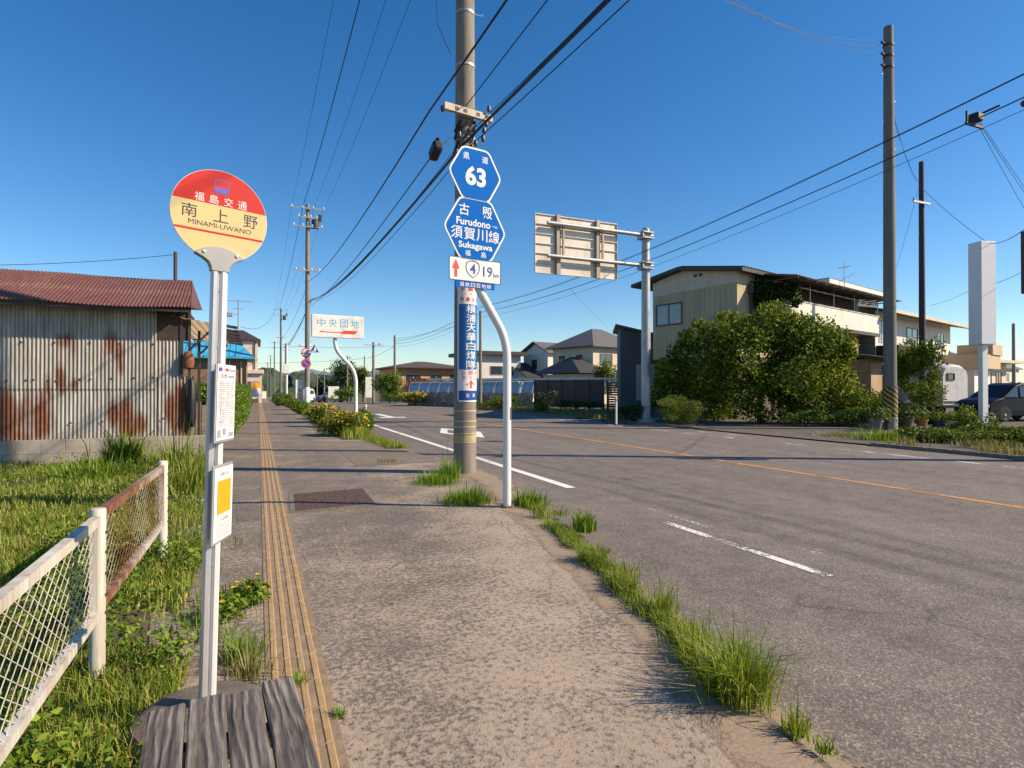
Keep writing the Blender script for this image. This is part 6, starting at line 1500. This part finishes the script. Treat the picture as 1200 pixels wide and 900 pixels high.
ptbush('shrub', 'dark weeds around the foot of the overhead sign post', 735, 496, 26.5, 60, 20, M_dark, 2600, .09, 8, 14)
ptbush('bramble', 'rambling bramble spreading right of the big bush', 1012, 490, 25, 74, 40, M_bush, 5200, .11, 12, 5, gap=.45)
ptbush('bramble', 'fresh green weeds before the bramble, left clump', 945, 492, 24, 60, 18, M_hedge, 3500, .08, 8, 6); ptbush('bramble', 'fresh green weeds before the bramble, right clump', 1000, 490, 24, 70, 22, M_hedge, 4000, .08, 8, 7)
ptbush('vine_tree', 'vine covered small tree between the striped pole and camper', 1074, 490, 25.5, 58, 98, M_bush, 9000, .13, 11, 88, cat='tree', gap=.5, trunk=(1.2, .09), freq=3.2); 
ptbush('shrub', 'leafy shrub reaching over in front of the camper', 1094, 470, 27, 26, 70, M_yel, 2000, .12, 8, 9, gap=.35, trunk=(1.2, .05))
ptbush('shrub', 'dark low shrub at the foot of the striped pole', 1052, 496, 23, 80, 30, M_dark, 5000, .09, 10, 10)
ptbush('shrub', 'dark shrub under the camper beside the plant pots', 1112, 498, 23, 60, 15, M_dark, 3600, .09, 9, 11)
# right verge in front
for i, (px, z, w_, h, m, lb_) in enumerate(((1085, 17.0, 60, 16, M_yel, 'yellow green weeds on the right verge, farthest clump'), (1125, 16.4, 60, 12, M_yel, 'low weeds on the right verge in the middle'), (1165, 16.5, 80, 18, M_yel, 'leafy low bush on the right verge below the white pillar'), (1205, 16.0, 90, 25, M_bush, 'taller leafy bush on the right verge cut by the photo edge'), (1142, 17.4, 24, 34, M_yel, 'tall pale green weeds at the foot of the white pillar'))):
    ptbush('verge_weeds', lb_, px, 520, z, w_, h, m, 4200, .09, 10, 20 + i, 'weeds on the right verge', 'weeds', depth=1.0, yb=-.03)
# across the road, centre
ptbush('bush', 'green grassy bush left of the brown fence foot', 640, 482, 42, 34, 20, M_dark, 2600, .12, 8, 30); ptbush('bush', 'dry yellowish grass clump by the road below the arch board', 636, 487, 36, 24, 14, M_yel, 1800, .11, 7, 31)
ptbush('bush', 'weedy green bush below the stone wall near the central pole', 583, 483, 42, 60, 16, M_bush, 3200, .12, 9, 32); ptbush('bush', 'dark weeds under the brown fence', 680, 483, 41, 70, 12, M_dark, 2600, .12, 9, 33)
ptbush('flower_bush', 'yellow flowering bush across the road left of the stone wall', 486, 475, 52, 46, 15, M_yel, 3200, .14, 9, 34, flowers=(140, .16)); 
ptbush('hedge', 'dense green hedge across the road before the long brown house', 456, 472, 60, 38, 36, M_hedge, 6000, .20, 9, 35, gap=.1)
M_redleaf = leafmat('reddish_leaves', [(0, (.16, .07, .02)), (.6, (.36, .17, .05)), (1, (.45, .28, .08))], .3)
ptbush('bush', 'orange brown hedge under the long brown house windows', 497, 466, 64, 66, 26, M_redleaf, 4200, .2, 10, 36)
ptbush('bush', 'small round bush in front of the grey tile house', 662, 462, 56, 32, 22, M_hedge, 3200, .16, 8, 37)
ptbush('tree', 'yellow green tree before the right wall of the grey tile house', 712, 470, 54, 34, 55, M_yel, 4200, .17, 9, 38, cat='tree', trunk=(2.0, .10)); ptbush('bush', 'green bush beside the white gabled house', 607, 468, 60, 26, 34, M_hedge, 2600, .18, 8, 39)
ptbush('tree', 'dark trees across the road behind the curved white post', 398, 470, 96, 60, 52, M_dark, 7000, .35, 10, 40, cat='tree', trunk=(3, .2)); ptbush('tree', 'yellow green tree left of the long brown house', 425, 470, 88, 26, 44, M_yel, 3600, .3, 8, 41, cat='tree', trunk=(2.4, .15))
ptbush('tree', 'mid green rounded tree right of the dark trees', 411, 470, 92, 30, 30, M_hedge, 3000, .3, 8, 42, cat='tree', trunk=(1.6, .15)); ptbush('tree', 'low dark tree at the far left of the dark trees', 379, 470, 98, 26, 24, M_dark, 2200, .35, 7, 43, cat='tree', trunk=(1.6, .15))
ptbush('bush', 'pale bush behind the roadside board near the far cars', 402, 472, 75, 34, 16, M_hedge, 2200, .2, 7, 44)
ptbush('bush', 'bushes on the skyline behind the low right houses', 1190, 462, 70, 60, 26, M_hedge, 3000, .25, 8, 45); 
# planting strip with flowering bushes
strip = [(402, 516, 18.6, 62, 31, True, 'flower bush with yellow blooms at the near end of the planting strip'), (388, 500, 23, 50, 24, True, 'second yellow flowered bush in the planting strip'), (424, 508, 20.3, 34, 26, False, 'grassy green bush around the curved white post foot'), (377, 495, 29, 36, 17, True, 'third bush in the planting strip by the transformer pole'), (353, 489, 34, 30, 18, False, 'dark round bush left of the upright sign'), (341, 484, 41, 28, 14, False, 'yellow green bush farther down the planting strip'), (333, 480, 50, 26, 16, False, 'low farther bush in the planting strip'), (327, 477, 58, 20, 12, False, 'farthest low bush in the planting strip')]
for i, (px, py, z, w_, h, fl, lb_) in enumerate(strip):
    ptbush('verge_bush', lb_, px, py, z, w_, h, (M_yel, M_yel, M_hedge, M_yel, M_hedge, M_yel, M_hedge, M_yel)[i], int(5200 - i * 350), .075 + .006 * i, 10, 50 + i, 'bushes of the planting strip', 'bush', gap=.38, flowers=(110 if i < 3 else 60, .085) if fl else None, freq=4)
# hedge along the left of the pavement
hp = []
Pn = []
n = 38000; y = rng.uniform(20.0, 60, n); f = rng.integers(0, 3, n); x = np.where(f == 0, rng.normal(0, .05, n), rng.uniform(-1.2, 0, n)) + (-.62 - .28 * (1 - sstep(20, 26, y))); z = np.where(f == 0, rng.uniform(.02, 1.5, n), np.where(f == 1, 1.5 + rng.normal(0, .06, n), rng.uniform(.05, 1.5, n)))
y = np.where(f == 2, 20.0 + rng.normal(0, .08, n), y); z = z + .10 * np.sin(y * 1.9) * (z > 1.2); x = x + .07 * np.sin(y * 2.3 + z * 3) * (f == 0)
Nn = np.where((f == 0)[:, None], [1., 0, .2], np.where((f == 1)[:, None], [0, 0, 1.], [0, -1., .2]))
t = thing('hedge', 'long clipped green hedge along the left side of the pavement', 'hedge', (0, 0, 0))
mesh_np('foliage', *leaves_geo(np.stack([x, y, z], 1), .10, Nn, .8)[:2], M_hedge, leaves_rnd(n), t)
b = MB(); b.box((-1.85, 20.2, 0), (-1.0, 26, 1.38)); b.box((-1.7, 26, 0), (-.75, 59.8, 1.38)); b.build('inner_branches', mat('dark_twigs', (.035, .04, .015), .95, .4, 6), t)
ptbush('bush', 'dark tall bush behind the shed corner before the blue roof house', 230, 500, 21, 34, 66, M_bush, 3800, .10, 9, 61, gap=.15)
# ---- grass and weeds (left field)
def scatter(n, x0, x1, y0, y1): return np.stack([rng.uniform(x0, x1, n), rng.uniform(y0, y1, n), np.zeros(n)], 1)
def clumpy(P, freq, thr):
    g = np.sin(P[:, 0] * freq + 1.3 * np.sin(P[:, 1] * freq * .7)) + np.sin(P[:, 1] * freq * 1.15 + 1.7 * np.sin(P[:, 0] * freq * .6 + 1)) + .5 * np.sin((P[:, 0] + P[:, 1]) * freq * 2.1)
    return g > thr + rng.normal(0, .5, len(P))
gs = []
for n, y0, y1, xl, xr_, h, w_ in ((60000, .6, 4.2, -2.8, -.34, .11, .006), (65000, 4.0, 8.5, -6.0, -.45, .12, .008), (60000, 8.0, 14.4, -11, -.75, .12, .011)):
    P = scatter(n, xl, xr_, y0, y1); P = P[(P[:, 0] < sx(P[:, 1]) - .06 + .12 * np.sin(P[:, 1] * 2.3) + rng.normal(0, .05, len(P)))]
    P = P[clumpy(P, 2.2, -1.0)]; gs.append(blades_geo(P, h, w_, .9))
V, Fq, rn = join(gs); o = mesh_np('grass', V, Fq, M_grass, rn); tag(o, 'green grass of the vacant plot on the left behind the fence', 'grass', kind='stuff')
# broadleaf weeds around the fence
gs = []
P = np.concatenate([scatter(1500, -1.5, -.35, .9, 3.6), scatter(1300, -1.6, -.40, 3.4, 7), scatter(1600, -7, -.6, 6, 14)]); P = P[clumpy(P, 3.1, .1)]
for k in range(7):
    Q = P + np.stack([rng.normal(0, .05, len(P)), rng.normal(0, .05, len(P)), rng.uniform(.03, .24, len(P))], 1); gs.append(leaves_geo(Q, .046, np.tile([0, -.2, 1.], (len(P), 1)), 1.0, .5))
V, Fq, rn = join(gs); o = mesh_np('weeds', V, Fq, M_weed, rn); tag(o, 'low broadleaf weeds growing along the chain fence', 'weeds', kind='stuff')
# sprouting edge between soil and pavement, strip by the kerb, cracks
gs = []
P = scatter(4500, -.55, .0, 1.2, 14); P[:, 0] = sx(P[:, 1]) + rng.normal(-.02, .12, len(P)); P = P[clumpy(P, 2.6, .35)]; gs.append(blades_geo(P, .11, .006, 1.0))
V, Fq, rn = join(gs); o = mesh_np('edge_grass', V, Fq, M_fresh, rn); tag(o, 'sparse grass creeping over the left pavement edge', 'grass', kind='stuff')
P = scatter(13000, 0, 0, 2.4, 7.2); P[:, 0] = kx(P[:, 1]) - .07 + rng.normal(0, .05, len(P)) + .03 * np.sin(P[:, 1] * 5); P = P[clumpy(P, 4.0, -1.1)]
gs = [blades_geo(P, .055 + .06 * (np.sin(P[:, 1] * 3.1 + 1) + np.sin(P[:, 1] * 7.3)).clip(0, 2) + .02, .0055, 1.3)]
P = scatter(3000, 0, 0, 14.5, 17.8); P[:, 0] = kx(P[:, 1]) - .15 + rng.normal(0, .12, len(P)); gs.append(blades_geo(P, .14, .01, 1.0))
P = scatter(7000, 2.3, 3.15, 17.6, 60); gs.append(blades_geo(P, .42, .018, .9))
V, Fq, rn = join(gs); o = mesh_np('kerb_grass', V, Fq, M_yelgrass, rn); tag(o, 'thin line of grass growing in the kerb joint', 'grass', kind='stuff')
gs = []
P = scatter(8000, 15.4, 17.2, 1, 10.6); P = P[clumpy(P, 2.2, -.1)]; gs.append(blades_geo(P, .12 + .16 * (1 + np.sin(P[:, 1] * 2.2 + 2 * np.sin(P[:, 0] * 3))) * .5, .015, 1.2));  
P = scatter(9000, 15.5, 20, 22, 52); P = P[P[:, 0] < 16.5 + 3.2 * sstep(22, 34, P[:, 1])]; P[:, 2] = -.05; gs.append(blades_geo(P, .28, .03, .9)); 
V, Fq, rn = join(gs); o = mesh_np('far_verge_grass', V, Fq, M_dry, rn); tag(o, 'dry grass on the verge across the road', 'grass', kind='stuff')
# single tufts
def tuft(label, loc, n, h, r, m, w_=.006, lean=.8):
    P = np.stack([rng.normal(0, r, n), rng.normal(0, r, n), np.zeros(n)], 1); V, Fq, rn = blades_geo(P, h * rng.uniform(.35, 1.3, n) * (.6 + .5 * rng.random(n) ** 3), w_, lean, None, np.arctan2(P[:, 1], P[:, 0]) + rng.normal(0, .7, n))
    o = mesh_np('grass_tuft', V, Fq, m, rn); o.location = loc; return tag(o, label, 'grass tuft', 'grass tufts')
g = lambda px, py: tuple(gp(px, py))
tuft('largest bright green grass tuft on the kerb in the right foreground', g(862, 812), 1000, .38, .075, M_yelgrass, .006, 1.25)
tuft('dark base tuft leaning left of the largest kerb tuft', g(822, 775), 420, .22, .07, M_yelgrass, .006); tuft('small tuft nearest the bottom of the kerb line', g(932, 858), 160, .14, .03, M_yelgrass); tuft('tiny last tuft on the kerb by the photo bottom', g(965, 880), 60, .09, .02, M_fresh)
tuft('long bladed kerb tuft above the largest one', g(776, 716), 220, .26, .05, M_yelgrass); tuft('kerb tuft halfway to the white post', g(735, 672), 160, .16, .06, M_yelgrass); tuft('upright leafy kerb tuft with dark green shoots', g(684, 622), 360, .26, .05, M_fresh, .012, .5)
tuft('kerb tuft between shoots and the white post', g(655, 603), 160, .13, .06, M_yelgrass); tuft('low spreading tuft on the sandy edge', g(705, 648), 120, .10, .06, M_dry)
tuft('leafy tuft at the right of the white sign post foot', g(620, 592), 420, .24, .09, M_fresh, .014, .7)
tuft('dense grass tuft between the big pole and the white post', g(550, 588), 1100, .24, .15, M_fresh, .008); tuft('grass tuft on the left of the big pole foot', g(512, 566), 800, .24, .15, M_fresh, .009); tuft('taller grass tuft touching the left side of the big pole', g(527, 560), 500, .42, .08, M_fresh, .009)
tuft('tall dark grass clump against the block wall', g(146, 546), 900, .75, .14, M_weed, .022, .9); tuft('long stemmed weed clump at the right end of the block wall', g(208, 556), 500, .85, .20, M_grass, .016, .9); tuft('grass clump in front of the block wall middle', g(110, 560), 900, .42, .28, M_fresh, .016); tuft('leggy weed clump right of the far fence post', g(222, 575), 600, .6, .18, M_grass, .014)
tuft('small grass tuft beside the tactile paving below the flowers', g(285, 772), 260, .20, .05, M_fresh); tuft('pale grass tuft at the pavement edge behind the bench', g(292, 790), 160, .18, .06, M_dry)
tuft('tiny weed in the tactile paving joint', g(400, 838), 60, .05, .015, M_fresh); tuft('small weed beside the drain frame', g(455, 541), 240, .12, .12, M_dry); tuft('tiny weed at the bench corner by the tactile line', g(352, 800), 60, .10, .03, M_fresh)
tuft('grassy hummock on the forecourt edge across the road', tuple(cw(1035, 455, 17.6).xy) + (-.03,), 900, .42, .35, M_fresh, .018); tuft('low dry grass left of the hummock across the road', tuple(cw(985, 455, 19).xy) + (-.03,), 600, .14, .35, M_dry, .018)
# yellow flowers by the bus stop
for i, (px, py, lb_) in enumerate(((262, 712, 'yellow wild flowers beside the bus stop pole, nearest clump'), (292, 694, 'yellow wild flowers at the sandy pavement edge, far clump'))):
    p = gp(px, py + 12); t = thing('wild_flowers', lb_, 'flowers', p)
    P, Nn = lobes([(0, 0, .06, .14, .14, .09)], 420, .1, 8); V, Fq, rn = leaves_geo(P, .05, Nn, .9, .5); mesh_np('foliage', V, Fq, M_weed, rn, t)
    for x, y, z in ((-.07, -.02, .16), (.06, .04, .18), (.0, -.07, .13), (.10, -.05, .11))[: 3 + i]:
        b = MB(); b.tube([(x * .5, y * .5, .02), (x, y, z)], .002, 5); fl = b.build('stalk', M_bark, t)
        a_ = np.arange(9) / 9 * 2 * np.pi; V = []; Fq = []
        for k, q in enumerate(a_):
            d = np.array([math.cos(q), math.sin(q), .25]); s = np.array([-math.sin(q), math.cos(q), 0]); c = np.array([x, y, z]); V += [c, c + d * .012 + s * .006, c + d * .024, c + d * .012 - s * .006]; Fq.append([4 * k, 4 * k + 1, 4 * k + 2, 4 * k + 3])
        mesh_np('blossom', V, Fq, M_petal, rng.random(9), t)
# loose grit on the pavement
n = 1400; P = np.stack([rng.uniform(.35, 2.2, n), rng.uniform(1.2, 6.5, n), np.full(n, .002)], 1); s = rng.uniform(.002, .007, n)
V = (P[:, None, :] + s[:, None, None] * np.array([[1, 0, 0], [-.5, .8, 0], [-.5, -.8, 0], [0.1, 0, .8]])[None]).reshape(-1, 3); i = np.arange(n)[:, None] * 4
o = mesh_np('grit', V, np.concatenate([i + [0, 1, 3], i + [1, 2, 3], i + [2, 0, 3]]), mat('grit_stone', (.22, .18, .15), .9, .4, 20)); tag(o, 'loose grit scattered over the sandy pavement', 'grit', kind='stuff')
